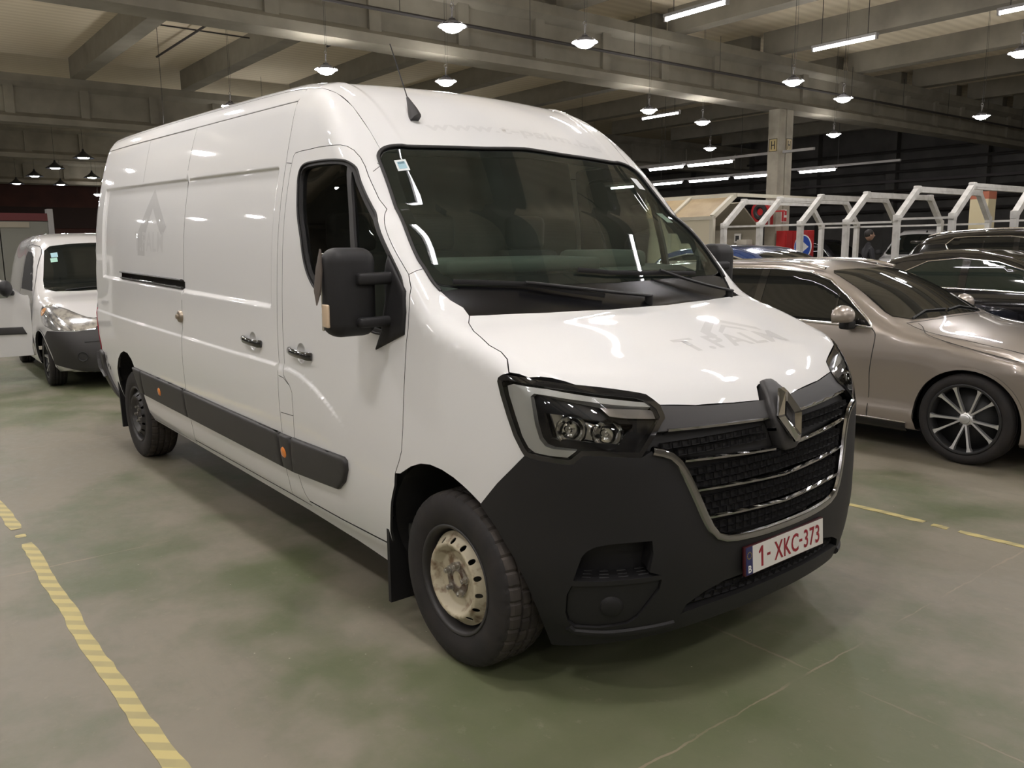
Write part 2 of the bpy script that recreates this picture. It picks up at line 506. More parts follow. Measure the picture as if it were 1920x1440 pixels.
# ================================================================ the white van
WZ = np.array([-.2,.26,.30,.38,.52,.7,1.2,1.4,1.65,1.83,1.97,2.11,2.25,2.5])
WY = np.array([.82,.938,.958,.985,1.016,1.03,1.03,1.022,1.004,.978,.950,.917,.875,.79])
CXs = np.array([-2.,-1.43,-1.3,-1.218,-1.034,-.868,-.764,-.70,-.6]); CZs = np.array([1.003,1.003,.998,.987,.937,.857,.786,.70,.55])
HXs = np.array([-.6,-.3,-.1,.1,.3,.5,.68,.9]); HZs = np.array([1.46,1.40,1.363,1.313,1.248,1.18,1.087,.93])
NZs = np.array([.0,.22,.30,.45,.60,.80,1.0,1.12,1.4]); NXs = np.array([.68,.725,.755,.775,.775,.755,.715,.655,.45])
RXs = np.array([-6,-2.4,-1.9,-1.5,-1.2,-1.0,-.85,-.72,-.5]); RZs = np.array([2.43,2.435,2.43,2.415,2.365,2.295,2.205,2.095,1.86])
def van_halfw(x, z):
    w = spl(WZ, WY, z)
    w = w-.035*np.clip((-3.9-x)/1.4, 0, 1)**2-.095*np.clip((x+.75)/1.3, 0, 2)**2-.01*np.clip((x+.75)/.6, 0, 1)*sstep(z, 1.5, 1.9)+.02*sstep(x, -1.3, -.9)*sstep(z, 1.7, 2.05)
    r = sstep(x, -4.86, -4.84)*sstep(-x, 1.53, 1.56)
    w = w-.016*r*(1-sstep(z, 1.960, 1.978))*sstep(z, 1.278, 1.305)
    zc = spl(CXs, CZs, x)
    w = w+.009*(1-sstep(z, zc-.010, zc+.010))*(1-sstep(x, -1.0, -.74))*(1-.8*sstep(-z, -.9, -.6))
    return w
def van_f(q):
    x, y, z = q[...,0], q[...,1], q[...,2]; ay = np.abs(y)
    side = ay-van_halfw(x, z)
    nose = x-(spl(NZs, NXs, z)-(.17+.04*sstep(-z, -.6, -.3))*y*y)
    hood = (z-(spl(HXs, HZs, x+.06*y*y)-.012*ay*ay))*.95
    ws = ((x-(-.73))+(z-2.05)*.985+.115*y*y)*.71
    roof = (z-(spl(RXs, RZs, x+.1*y*y)-.035*ay*ay+.010*sstep(ay, .655, .69)*sstep(x, -1.45, -1.3)))*.9
    rear = (-5.27-x)+.06*(z-1.0)*(z > 1)
    kc = .34+.06*sstep(z, .3, .6)-.16*sstep(z, .6, 1.15)
    pl = smax(nose, hood, .10); pu = smax(smax(ws, roof, .20), x-.35, .05)
    prof = smin(pl, pu, .06)
    kk = .07+(kc-.07)*sstep(nose-hood, -.15, .10)*sstep(x, .0, .2)+.07*sstep(roof-ws, -.15, .15)*(x < 0)
    return smax(smax(side, prof, kk), rear, .16)
VAN = Surf(van_f, (1.3, 1.4, 2.8, -5.9))
PITCH = 0.024179142
van = empty('cargo_van', rot=(0, PITCH, 0), label='large white high-roof cargo van with black bumper, parked at an angle in the foreground', cat='van')
V = van
def S_top(x, y=-.80): return VAN.on('T', [(x, y)])[0]
def Dp(x, y, z): return ((x+y)*S2, z)
def DfromS(x, z): q = VAN.on('S', [(x, z)])[0]; return Dp(*q)

ws3 = [(-.788,0,2.068),(-.781,-.245,2.055),(-.793,-.474,2.047),(-.808,-.631,2.04),(-.817,-.712,2.036),(-.817,-.765,2.026),(-.807,-.802,2.01),(-.783,-.832,1.981),(-.744,-.841,1.94),(-.654,-.857,1.842),(-.533,-.884,1.73),(-.414,-.912,1.631),(-.345,-.919,1.56),(-.309,-.914,1.525),(-.259,-.91,1.475),(-.222,-.897,1.441),(-.183,-.877,1.407),(-.142,-.847,1.38)]
hoodside3 = [(-.095,-.853,1.353),(-.049,-.891,1.332),(.024,-.922,1.31),(.078,-.930,1.293),(.138,-.938,1.271),(.195,-.930,1.250),(.239,-.938,1.230),(.28,-.963,1.188)]
bseam = [(-1.494,2.289),(-1.470,2.131),(-1.462,1.987),(-1.460,1.834),(-1.460,1.647),(-1.462,1.388),(-1.462,1.177),(-1.450,1.019),(-1.450,.931),(-1.463,.662),(-1.489,.46),(-1.502,.376),(-1.533,.293)]
rseam = [(-2.90,2.287),(-2.895,1.9),(-2.89,1.363),(-2.895,1.162),(-2.90,.996),(-2.925,.668),(-2.94,.464),(-2.985,.36),(-3.043,.285)]
doortop = [(-1.394,2.0),(-1.390,2.020),(-1.375,2.032),(-1.322,2.037),(-1.123,2.041),(-.953,2.037),(-.908,2.035),(-.873,2.028),(-.838,2.01),(-.797,1.978),(-.757,1.939),(-.715,1.893),(-.626,1.798),(-.56,1.737),(-.505,1.683),(-.41,1.590),(-.318,1.503)]
doorfront = [(-.318,1.503),(-.285,1.453),(-.272,1.386),(-.278,1.296),(-.288,1.24),(-.30,1.091),(-.312,.909),(-.328,.797),(-.352,.746),(-.385,.690)]
doorrear = [(-1.394,2.0),(-1.401,1.934),(-1.403,1.799),(-1.402,1.477),(-1.402,1.304),(-1.400,1.183),(-1.393,1.113),(-1.384,.964)]
doorstep = [(-1.384,.964),(-1.36,.945),(-1.318,.92),(-1.296,.889),(-1.30,.78),(-1.317,.677),(-1.345,.489),(-1.342,.387),(-1.335,.35),(-1.31,.318)]
archF = [(-.50,.335),(-.49,.40),(-.464,.464),(-.432,.555),(-.395,.636),(-.347,.697),(-.268,.745),(-.201,.771),(-.138,.78),(-.068,.775),(-.002,.760),(.052,.740),(.100,.718),(.147,.692)]
archF2 = [(.147,.692),(.23,.62),(.30,.53),(.345,.43),(.365,.33),(.36,.18)]
archR = [(-4.72,.27),(-4.70,.42),(-4.63,.57),(-4.542,.658),(-4.432,.714),(-4.329,.741),(-4.219,.739),(-4.134,.701),(-4.085,.645),(-4.02,.56),(-3.975,.47),(-3.99,.367),(-4.03,.262)]
win = [(-1.263,1.74),(-1.295,1.863),(-1.305,1.913),(-1.295,1.953),(-1.25,1.975),(-1.139,1.979),(-1.0,1.977),(-.882,1.970),(-.827,1.96),(-.774,1.931),(-.725,1.874),(-.648,1.792),(-.55,1.697),(-.46,1.610),(-.385,1.535),(-.335,1.478),(-.315,1.42),(-.318,1.36),(-.335,1.30),(-.42,1.262),(-.56,1.262),(-.76,1.314),(-1.009,1.392),(-1.10,1.44),(-1.165,1.519),(-1.215,1.64)]
win = smooth_poly(win, closed=True, sub=3)
lamp3 = [(.235,-.977,1.16),(.239,-.976,1.173),(.253,-.972,1.183),(.28,-.965,1.186),(.352,-.937,1.182),(.463,-.822,1.161),(.552,-.614,1.124),(.566,-.585,1.116),(.587,-.569,1.099),(.606,-.555,1.081),(.63,-.559,1.051),(.637,-.564,1.04),(.642,-.589,1.024),(.649,-.615,1.003),(.653,-.67,.953),(.65,-.693,.927),(.623,-.752,.933),(.579,-.819,.939),(.544,-.859,.939),(.532,-.869,.925),(.52,-.879,.91),(.508,-.889,.906),(.473,-.912,.907),(.412,-.943,.91),(.368,-.96,.918),(.353,-.965,.933),(.319,-.971,.98),(.287,-.974,1.041),(.253,-.976,1.112)]
lampD = [Dp(*p) for p in lamp3]
U3 = [(.66,-.652,.944),(.67,-.614,.934),(.68,-.579,.92),(.691,-.548,.892),(.701,-.524,.855),(.711,-.50,.808),(.724,-.473,.748),(.734,-.448,.693),(.743,-.42,.643),(.749,-.39,.611),(.755,-.345,.594),(.761,-.29,.586),(.768,-.212,.581),(.773,-.129,.578),(.776,-.05,.577),(.777,0,.577)]
UD = [Dp(*p) for p in U3]
def xy0(z): return VAN.on('F', [(0, z)])[0][0]
def c0(z): return Dp(xy0(z), 0, z)

W2 = [WHITE, SHUT, TRIM]
G = .0022
# roof skin between the two roof edges, up to the windshield header
ex = np.linspace(-5.17, -.90, 30)
roofR = [(x, -.80) for x in ex]+[(p[0], p[1]) for p in reversed(ws3[:7])]
roof_out = roofR+[(x, -y) for x, y in reversed(roofR) if abs(y) > 1e-6]
panel('roof', VAN, 'T', roof_out, W2, V, step=.055, th=.02, rows=[('y', s*v, .05) for s in (-1, 1) for v in (.65, .66, .67, .68, .69, .70)])
edge = [(x, S_top(x)[2]) for x in ex]
# side panels, each on both flanks
def both_sides(name, poly, mats=W2, chart='S', parent=V, **kw):
    a = panel(name, VAN, chart, poly, mats, parent, **kw)
    b = panel(name, VAN, chart, poly, mats, parent, mirror=True, **kw)
    return a, b
e_rear = [e for e in edge if e[0] < -1.50]
rq = [(-5.17, .60), (-5.06, .50), (-4.96, .38), (-4.88, .28)]+archR+[(-3.05, .262)]+[(p[0]-.0, p[1]) for p in reversed(rseam)]+[(-1.494, 2.289)]+[(-1.50, S_top(-1.50)[2])]+list(reversed(e_rear))
ROWS = [('y', v, .05) for v in (1.955, 1.961, 1.966, 1.972, 1.977, 1.983, 1.272, 1.279, 1.286, 1.292, 1.298, 1.305, 1.312, .988, .994, 1.0, 1.006, 1.012, 1.018)]
rq_rows = ROWS+[('x', v, .08) for v in (-4.865, -4.857, -4.85, -4.843, -4.835)]
both_sides('rear_side_panel', rq, gap=G, step=.07, rows=rq_rows)
slide = list(bseam)+list(reversed(rseam))
bowl_c = [(-1.775, 1.092), (-1.197, 1.095)]
def circ(c, r, n=20, sx=1.0): return [(c[0]+r*sx*math.cos(2*PI*i/n), c[1]+r*math.sin(2*PI*i/n)) for i in range(n)]
sd = both_sides('sliding_door', slide, gap=G, step=.06, rows=ROWS+[('x', v, .08) for v in (-1.525, -1.535, -1.545, -1.555, -1.565)], holes=[circ(bowl_c[0], .048)])
def S3(L): return list(VAN.on("S", densify(L, .03, False)))
cabside = S3(list(reversed(bseam)))+[S_top(-1.50)]+[S_top(x) for x in ex if x > -1.5]+[VAN.on('T', [(p[0], p[1])])[0] for p in ws3[6:14]]+S3(list(reversed(doortop))+doorrear[1:]+doorstep[1:]+[(-1.31, .29)])
both_sides('cab_side_frame', [toP(q) for q in cabside], chart='P', gap=0.0012, step=.045)
fd = doortop+doorfront[1:]+[(-.395,.636),(-.432,.555),(-.464,.464),(-.49,.40),(-.50,.335),(-.565,.328),(-.961,.319)]+list(reversed(doorstep))+list(reversed(doorrear))[1:-1]
arc_pts = [(x, z) for x in np.linspace(-1.38, -.7, 28) for dz in (-.014, -.007, 0, .007, .014) for z in [float(spl(CXs, CZs, np.array(x)))+dz]]
def PP(L): return [toP(q) for q in VAN.on('S', L)]
door_r, door_l = both_sides('front_door', PP(densify(fd, .03)), chart='P', gap=.0016, step=.045, holes=[PP(densify(win, .03)), PP(circ(bowl_c[1], .048))], inner=True, extra_pts=PP(arc_pts))
sill = [(-4.02,.262),(-4.0,.246),(-2.2,.243),(-1.4,.238),(-.9,.222),(-.52,.19),(-.50,.33),(-.565,.322),(-.961,.313),(-1.31,.312),(-1.31,.288),(-1.533,.288),(-3.043,.280),(-3.05,.262)]
both_sides('sill', sill, step=.06)
fender = S3(doorfront+[(-.347,.697)]+archF[6:]+[(.236,.79),(.308,.859),(.365,.917)])
fender += list(VAN.on('D', [Dp(*p) for p in reversed(lamp3[25:])]+[Dp(*p) for p in lamp3[:3]]))[:0]+list(VAN.on('D', [Dp(*p) for p in lamp3[25:]]+[Dp(*p) for p in lamp3[:3]]))
fender += list(VAN.on('T', [(p[0], p[1]) for p in reversed(hoodside3)]+[(p[0], p[1]) for p in reversed(ws3[13:])]))
both_sides('front_fender', [toP(q) for q in fender], chart='P', gap=.0018, step=.04, inner=True)
# hood
hoodR = [(0.0,0.0),(-.001,-.186),(-.034,-.508),(-.080,-.78)]+[(p[0], p[1]) for p in hoodside3]+[(.352,-.937),(.463,-.822),(.552,-.614),(.566,-.585),(.587,-.569),(.606,-.555),(.641,-.401),(.667,-.214),(.679,-.070)]
notch = [(.679,-.070),(.660,-.052),(.640,-.034),(.634,-.012),(.632,.035),(.634,.082),(.640,.104),(.660,.122),(.678,.140)]
hood_out = hoodR+notch[1:]+[(x, -y) for x, y in reversed(hoodR[:-1]) if abs(y) > 1e-6]
panel('hood', VAN, 'T', hood_out, W2, V, gap=.0018, step=.045, th=.02)
# rear face
rearR = []
for z in np.linspace(.45, 2.22, 24):
    q = VAN.on('S', [(-5.17, z)])[0]; rearR.append((q[1], z))
q = S_top(-5.17); rearR.append((q[1], q[2]))
panel('rear_doors', VAN, 'B', rearR+[(-y, z) for y, z in reversed(rearR)], W2, V, step=.09)
# bumper
bt = [DfromS(*p) for p in reversed(archF2)]+[DfromS(.236,.79), DfromS(.308,.859), DfromS(.365,.917)]+[Dp(*p) for p in reversed(lamp3[15:25])]+UD
lg_t = [(.770,-.155,.439),(.763,-.23,.433),(.752,-.337,.428),(.735,-.43,.406),(.717,-.504,.373),(.704,-.520,.335)]
lg_b = [(.712,-.500,.343),(.735,-.392,.350),(.753,-.257,.355),(.764,-.14,.360)]
low = [(.749,-.156,.287),(.735,-.281,.283),(.689,-.511,.271),(.656,-.597,.262),(.575,-.699,.238),(.462,-.77,.204),(.36,-.811,.177)]
bp = bt+[c0(z) for z in (.54,.50,.46,.44)]+[Dp(*p) for p in lg_t]+[Dp(*p) for p in lg_b]+[c0(.362), c0(.33), c0(.29)]+[Dp(*p) for p in low]
step3 = [(.503,-.861,.482),(.518,-.857,.53),(.533,-.849,.582),(.546,-.839,.603),(.568,-.82,.621),(.604,-.782,.634),(.644,-.728,.639),(.684,-.656,.64),(.688,-.651,.59),(.682,-.66,.526),(.699,-.619,.507),(.645,-.723,.497),(.577,-.802,.488)]
fog3 = [(.482,-.864,.425),(.466,-.853,.352),(.465,-.839,.315),(.48,-.82,.296),(.553,-.772,.303),(.624,-.704,.325),(.647,-.681,.350),(.671,-.654,.401),(.693,-.624,.455),(.698,-.620,.490),(.645,-.722,.484),(.577,-.802,.475),(.502,-.86,.465)]
stepD = [Dp(*p) for p in step3]; fogD = [Dp(*p) for p in fog3]
bumper = panel('front_bumper', VAN, 'D', bp, [BLACKPL, BLACKPL], V, step=.04, th=.03, both=True, holes=[inset(stepD, .004), fogD], off=.004)
for mir in (False, True):
    panel('step_recess', VAN, 'D', stepD, [BLACKPL, BLACKPL], bumper, step=.05, th=.02, off=-.085, mirror=mir)
    panel('recess_wall', VAN, 'D', inset(stepD, -.004), [BLACKPL, BLACKPL], bumper, step=.04, th=.12, off=.003, mirror=mir, holes=[inset(stepD, .001)])
    mb = MB()   # tread of the step: a shelf with raised ribs
    sh = [Dp(.503,-.861,.487), Dp(.577,-.802,.490), Dp(.645,-.723,.498), Dp(.697,-.622,.508)]
    Q, N = on_surf(VAN, 'D', densify(sh, .04, False), 0.0, mir); Q2, _ = on_surf(VAN, 'D', densify(sh, .04, False), -.09, mir)
    k = len(Q); mb.add([tuple(q) for q in Q]+[tuple(q) for q in Q2]+[(q[0], q[1], q[2]-.012) for q in Q], [(i, i+1, k+i+1, k+i) for i in range(k-1)]+[(2*k+i, 2*k+i+1, i+1, i) for i in range(k-1)])
    for d in (.25, .5, .75):
        for i in range(1, k-2, 2):
            a = Q[i]*(1-d)+Q2[i]*d; b = Q[i+1]*(1-d)+Q2[i+1]*d; mb.tube([a+np.array([0,0,.002]), b+np.array([0,0,.002])], .003, 6)
    mb.build('step_tread', [BLACKPL], bumper)
    fp = panel('fog_lamp_insert', VAN, 'D', inset(fogD, .003), [BLACKPL, SHUT], bumper, step=.03, th=.02, off=-.006, mirror=mir)
    cfog = Dp(.598,-.759,.389); Qc, Nc = on_surf(VAN, 'D', [cfog], -.008, mir)
    n = Vector(Nc[0]); rot = n.to_track_quat('Z', 'Y').to_matrix().to_4x4(); rot.translation = Vector(Qc[0])
    MB().lathe([(0,.016),(.030,.015),(.036,.011),(.038,.004),(.0405,.002),(.042,-.004)], 28, M=rot).build('fog_cover', [BLACKPL], fp)
    lipD = [Dp(.455,-.826,.290),Dp(.466,-.806,.272),Dp(.558,-.745,.278),Dp(.643,-.660,.294),Dp(.694,-.545,.303)]
    bead('bumper_lip', VAN, 'D', lipD, (.016, .012), BLACKPL, bumper, off=.004, mirror=mir)
# lower grille
lgD = [Dp(*p) for p in lg_t]+[Dp(*p) for p in lg_b]+[c0(.362)]+[c0(.44)]
lowg = panel('lower_grille', VAN, 'D', inset(lgD, -.004), [RUBBER, RUBBER], V, step=.05, th=.01, off=-.045, both=True)
def brick_rows(name, parent, rows, mat_, wb, hb, off, depth):
    """staggered rows of raised blocks: rows of (z, y extent)"""
    mb = MB()
    for r, (z, ym, gap0) in enumerate(rows):
        y = -ym+(wb*.5 if r % 2 else 0)
        while y < ym-wb*.6:
            if abs(y+wb/2) > gap0:
                h = hb*.86; w = wb*.86; c = [(y+wb*.07, z-h/2), (y+wb*.07+w, z-h/2), (y+wb*.07+w, z+h/2), (y+wb*.07, z+h/2)]
                Q, N = on_surf(VAN, 'F', c, off); B = Q-N*depth; m4 = inset(c, min(w, h)*.18)
                Q3, _ = on_surf(VAN, 'F', m4, off-depth*.55)
                # a rim around a sunken cell
                vs = [tuple(q) for q in Q]+[tuple(q) for q in B]+[tuple(q) for q in Q3]
                mb.add(vs, [(0,1,5,4),(1,2,6,5),(2,3,7,6),(3,0,4,7),(0,3,11,8),(3,2,10,11),(2,1,9,10),(1,0,8,9),(8,11,10,9)])
            y += wb
    o = mb.build(name, [mat_], parent, fix=False)
    return tag(o, kind='stuff')
brick_rows('grille_cells', lowg, [(.375, .50, 0), (.400, .47, 0), (.425, .36, 0)], BLACKPL, .044, .025, -.012, .02)
# grille
top_line = [(.655,-.600,1.003),(.690,-.35,.992),(.716,-.08,.984)]
gs = [Dp(.606,-.555,1.081),Dp(.641,-.401,1.065),Dp(.667,-.214,1.054),Dp(.679,-.070,1.048),Dp(.680,0,1.046)]+[c0(z) for z in (1.02,1.0,.983)]+[Dp(*p) for p in reversed(top_line)]+[Dp(*p) for p in reversed(lamp3[9:14])][:-1]
surround = panel('grille_surround', VAN, 'D', gs, [GREYPL, SHUT], V, step=.03, th=.03, both=True, off=-.001)
gb = UD+[c0(z) for z in (.60,.7,.8,.9,.983)]+[Dp(*p) for p in reversed(top_line)]+[Dp(.651,-.64,.975)]
grille = panel('grille', VAN, 'D', gb, [RUBBER, RUBBER], V, step=.05, th=.01, off=-.035, both=True)
rows = []
for z in (.955,.926): rows.append((z, .60 if z > .93 else .56, .09))
rows += [(.850,.50,.0),(.825,.49,0),(.800,.48,0)]
rows += [(.745,.455,0),(.720,.445,0),(.695,.435,0)]
rows += [(.645,.41,0),(.620,.39,0)]
brick_rows('grille_cells', grille, rows, BLACKPL, .0415, .0255, -.006, .022)
YB = .035
pod = [(0,1.106),(-.030,1.104),(-.046,1.092),(-.060,1.062),(-.080,1.025),(-.086,.985),(-.080,.955),(-.050,.868),(-.036,.858),(0,.856)]
panel('badge_pod', VAN, 'F', [(y+YB, z) for y, z in pod]+[(YB-y, z) for y, z in reversed(pod[1:-1])], [GREYPL, GREYPL], surround, step=.015, th=.05, off=.018, bevel=.012)
bead('chrome_surround', VAN, 'D', UD, (.017, .013), DARKCHROME, grille, off=.004, both=True)
def slat(y0, y1, z0, z1, both=True):
    pts = [(y, z0+(z1-z0)*abs(y-y0)/max(abs(y1-y0), 1e-6)) for y in np.linspace(y0, y1, 16)]
    Q, N = on_surf(VAN, 'F', pts, 0.0); mb = MB()
    for sg in (1, -1):
        if sg == -1 and not both: break
        vs = []; 
        for i, (q, n) in enumerate(zip(Q, N)):
            up = np.array([0, 0, 1.]); st = .003*math.sin(i*1.9)*(0 < i < len(Q)-1)
            for a, b in ((-.035, .009), (-.002, .008), (.007+st*.5, .003), (.005, -.005), (-.03, -.008)):
                p = q+n*a+up*b; vs.append((p[0], p[1]*sg, p[2]))
        fs = [(i*5+k, i*5+(k+1) % 5, (i+1)*5+(k+1) % 5, (i+1)*5+k) for i in range(len(Q)-1) for k in range(5)]
        fs += [(0,1,2,3,4), tuple(len(Q)*5-5+k for k in (4,3,2,1,0))]
        mb.add(vs, fs)
    return mb.build('chrome_slat', [DARKCHROME], grille)
for a in ((-.57, -.07, 1.003, .985), (-.52, -.05, .896, .872)): slat(*a)
for ye, z0, z1 in ((.475, .787, .768), (.425, .683, .668)): slat(-ye, -.001, z0, z1)
# badge: a faceted hollow diamond
mb = MB(); c = VAN.on('F', [(YB, .982)])[0]; nb = VAN.nrm(np.array([c]))[0]; nb = np.array([nb[0], 0, nb[2]]); nb /= np.linalg.norm(nb); c = c+nb*.010
out_ = [(.014,.105),(.074,.004),(.074,-.004),(.014,-.105),(-.014,-.105),(-.074,-.004),(-.074,.004),(-.014,.105)]
inn = [(.003,.050),(.026,.003),(.026,-.003),(.003,-.050),(-.003,-.050),(-.026,-.003),(-.026,.003),(-.003,.050)]
up = np.array([-nb[2], 0, nb[0]]); vs = []
for ring, h in ((out_, .010), (out_, .018), ([( (a[0]*.62+b[0]*.38), (a[1]*.62+b[1]*.38)) for a, b in zip(out_, inn)], .034), (inn, .022), (inn, .006)):
    for a, b in ring: vs.append(tuple(c+nb*h+up*b+np.array([0, 1, 0])*a))
mb.add(vs, [(r*8+i, r*8+(i+1) % 8, (r+1)*8+(i+1) % 8, (r+1)*8+i) for r in range(4) for i in range(8)])
mb.build('badge', [mat('badge_chrome', (.52,.52,.53), .07, metal=1.0)], surround)
# number plate
pc = np.array([.782, 0, .487]); plate = MB().rbox((0,0,0), (.014,.526,.112), .003, 2).build('license_plate', [mat('plate_frame', (.06,.010,.014), .4)], V)
plate.location = pc; plate.rotation_euler = (0, math.radians(-5), 0)
MB().box((.0072,-.219,-.052), (.0085,.259,.052)).build('plate_face', [mat('plate_white', (.78,.76,.72), .35, coat=.6)], plate)
MB().box((.0072,-.259,-.052), (.0085,-.219,.052)).build('euro_band', [mat('plate_blue', (.012,.018,.10), .4)], plate)
PRED = mat('plate_red', (.30,.012,.025), .5); PWH = mat('plate_letter', (.8,.8,.8), .5)
for k, (tx_, yc, sy) in enumerate((('XKC', .002, .80), ('373', .176, .80))):
    decal('plate_number', text_mesh(tx_, .108, .0016, 1.08), lambda p: np.stack([np.full(len(p), .0095), p[:,0]*sy*.88+yc, p[:,1]*.93-.036], 1), PRED, plate)
MB().prism([(-.166,-.038),(-.154,-.038),(-.154,.040),(-.164,.040),(-.182,.020),(-.176,.013),(-.166,.024)], .0086, .0095, 'x').build('plate_number', [PRED], plate)
for yc in (-.118, .098): MB().box((.0086, yc-.010, -.006), (.0095, yc+.010, .004)).build('plate_dash', [PRED], plate)
decal('plate_letter', text_mesh('B', .038, .001), lambda p: np.stack([np.full(len(p), .0095), p[:,0]-.239, p[:,1]-.044], 1), PWH, plate)
mb = MB()
for i in range(12):
    a = 2*PI*i/12; cy, cz = -.239+.0125*math.cos(a), .020+.0125*math.sin(a)
    mb.prism([(cy+(.003 if k % 2 == 0 else .0012)*math.cos(PI/2+k*PI/5), cz+(.003 if k % 2 == 0 else .0012)*math.sin(PI/2+k*PI/5)) for k in range(10)], .0085, .0092, 'x')
mb.build('star_ring', [mat('star_yellow', (.35,.27,.05), .5)], plate)
# headlamps
REFL = mat('lamp_reflector', (.85,.85,.84), .09, metal=1.0)
GUIDE = mat('light_guide', (.88,.88,.84), .25, coat=1.0)
C3 = [(.276,-.972,1.149),(.303,-.967,1.159),(.417,-.909,1.154),(.499,-.812,1.134),(.554,-.686,1.111),(.583,-.603,1.097),(.6,-.583,1.082),(.578,-.664,1.091),(.509,-.821,1.117),(.424,-.915,1.133),(.385,-.943,1.136),(.376,-.951,1.125),(.386,-.953,1.094),(.401,-.952,1.032),(.418,-.945,.982),(.436,-.935,.960),(.459,-.922,.953),(.526,-.874,.953),(.503,-.893,.928),(.444,-.929,.928),(.4,-.95,.932),(.376,-.959,.947),(.35,-.967,.985),(.313,-.97,1.059),(.284,-.972,1.12)]
CD = [Dp(*p) for p in C3]
boxD = [Dp(*p) for p in [(.419,-.939,1.071),(.488,-.887,1.071),(.531,-.841,1.065),(.613,-.674,1.044),(.618,-.682,1.033),(.615,-.755,.976),(.523,-.875,.983),(.473,-.914,.98),(.445,-.931,.982),(.434,-.936,1.023)]]
turnD = [Dp(*p) for p in [(.544,-.776,1.1),(.591,-.63,1.084),(.606,-.58,1.076),(.627,-.584,1.049),(.599,-.686,1.06),(.572,-.758,1.071)]]
for mir in (False, True):
    lamp = panel('headlamp', VAN, 'D', lampD, [mat('lamp_black', (.006,.006,.008), .35, spec=.25), SHUT], V, step=.03, th=.02, off=-.075, mirror=mir)
    panel('lamp_bezel', VAN, 'D', lampD, [GLOSSBLK, GLOSSBLK], lamp, step=.015, th=.075, off=.003, mirror=mir, holes=[inset(lampD, .017)])
    panel('light_guide', VAN, 'D', CD, [GUIDE, GUIDE], lamp, step=.015, th=.03, off=-.007, mirror=mir)
    panel('bezel_inner', VAN, 'D', inset(lampD, .016), [mat('lamp_black'), mat('lamp_black')], lamp, step=.02, th=.02, off=-.035, mirror=mir, holes=[inset(boxD, -.001)])
    rb = panel('reflector_tray', VAN, 'D', inset(boxD, -.003), [REFL, REFL], lamp, step=.02, th=.045, off=-.074, mirror=mir)
    panel('turn_signal', VAN, 'D', turnD, [mat('turn_lens', (.60,.56,.54), .15, metal=.5), GLOSSBLK], lamp, step=.015, th=.02, off=-.020, mirror=mir)
    for (px, py, pz), r in (((.500,-.875,1.020), .056), ((.580,-.772,1.010), .053)):
        Q, N = on_surf(VAN, 'D', [Dp(px, py, pz)], -.024, mir); n = Vector(Q[0]*0+np.array([.86, -.45 if not mir else .45, .12])).normalized()
        rot = n.to_track_quat('Z', 'Y').to_matrix().to_4x4(); rot.translation = Vector(Q[0])
        prof = [(r*math.sin(a), -.05*math.cos(a)) for a in np.linspace(0.05, PI/2, 9)]
        mb = MB().lathe(prof, 12, M=rot)
        mb.build('reflector', [REFL], lamp)
        MB().lathe([(0,-.012),(.008,-.014),(.010,-.022),(.010,-.045)], 12, M=rot).build('bulb', [CHROME], lamp)
    panel('lamp_cover', VAN, 'D', inset(lampD, .014), [GLASSC, GLASSC], lamp, step=.02, th=0, off=.001, mirror=mir)
# windshield
wsR = [(p[0], p[1]) for p in ws3]+[(-.095,-.845),(-.060,-.78),(-.030,-.508),(.0,-.186),(.004,0)]
glassR = [(p[0], p[1]) for p in ws3[:15]]+[(-.235,-.885),(-.205,-.80),(-.165,-.55),(-.135,-.25),(-.125,0)]
def sym(R): return R+[(x, -y) for x, y in reversed(R) if abs(y) > 1e-6]
glass_full = sym(glassR)
wsh = panel('windshield', VAN, 'T', inset(glass_full, .012), [GLASSW, GLASSW], V, step=.05, th=0, off=-.004)
bord_in = smooth_poly([(-.745,0),(-.74,-.245),(-.752,-.474),(-.768,-.631),(-.772,-.70),(-.76,-.755),(-.72,-.778),(-.63,-.80),(-.52,-.825),(-.41,-.85),(-.33,-.866),(-.272,-.845),(-.232,-.745),(-.208,-.5),(-.192,-.25),(-.187,0)], sub=2)
panel('windshield_border', VAN, 'T', inset(glass_full, .008), [mat('frit_black', (.006,.006,.007), .22, spec=.3)]*2, wsh, step=.04, th=.004, off=-.0055, holes=[sym(bord_in[:-1]+[(-.187, 0)])])
bead('windshield_seal', VAN, 'T', smooth_poly([(p[0], p[1]) for p in ws3[:16]], sub=3), (.008, .006), RUBBER, wsh, off=.002, both=True)
cowlR = [(-.222,-.897),(-.183,-.877),(-.142,-.847),(-.095,-.845),(-.083,-.80),(-.034,-.508),(-.001,-.186),(.0,0),(-.135,0),(-.145,-.25),(-.175,-.55),(-.215,-.80)]
cowl_l = [(x, y) for x, y in cowlR]; cowl_out = cowlR[:8]+[(x, -y) for x, y in reversed(cowlR[:7])]+[(x, -y) for x, y in reversed(cowlR[8:])][::1]
cowl_out = cowlR[:8]+[(x, -y) for x, y in cowlR[6::-1]]+[(x, -y) for x, y in cowlR[11:8:-1]]+cowlR[8:]
cowl = panel('cowl_grille', VAN, 'T', cowl_out, [mat('frit_black', (.006,.006,.007), .22, spec=.3), BLACKPL], V, step=.05, th=.01, off=-.006)
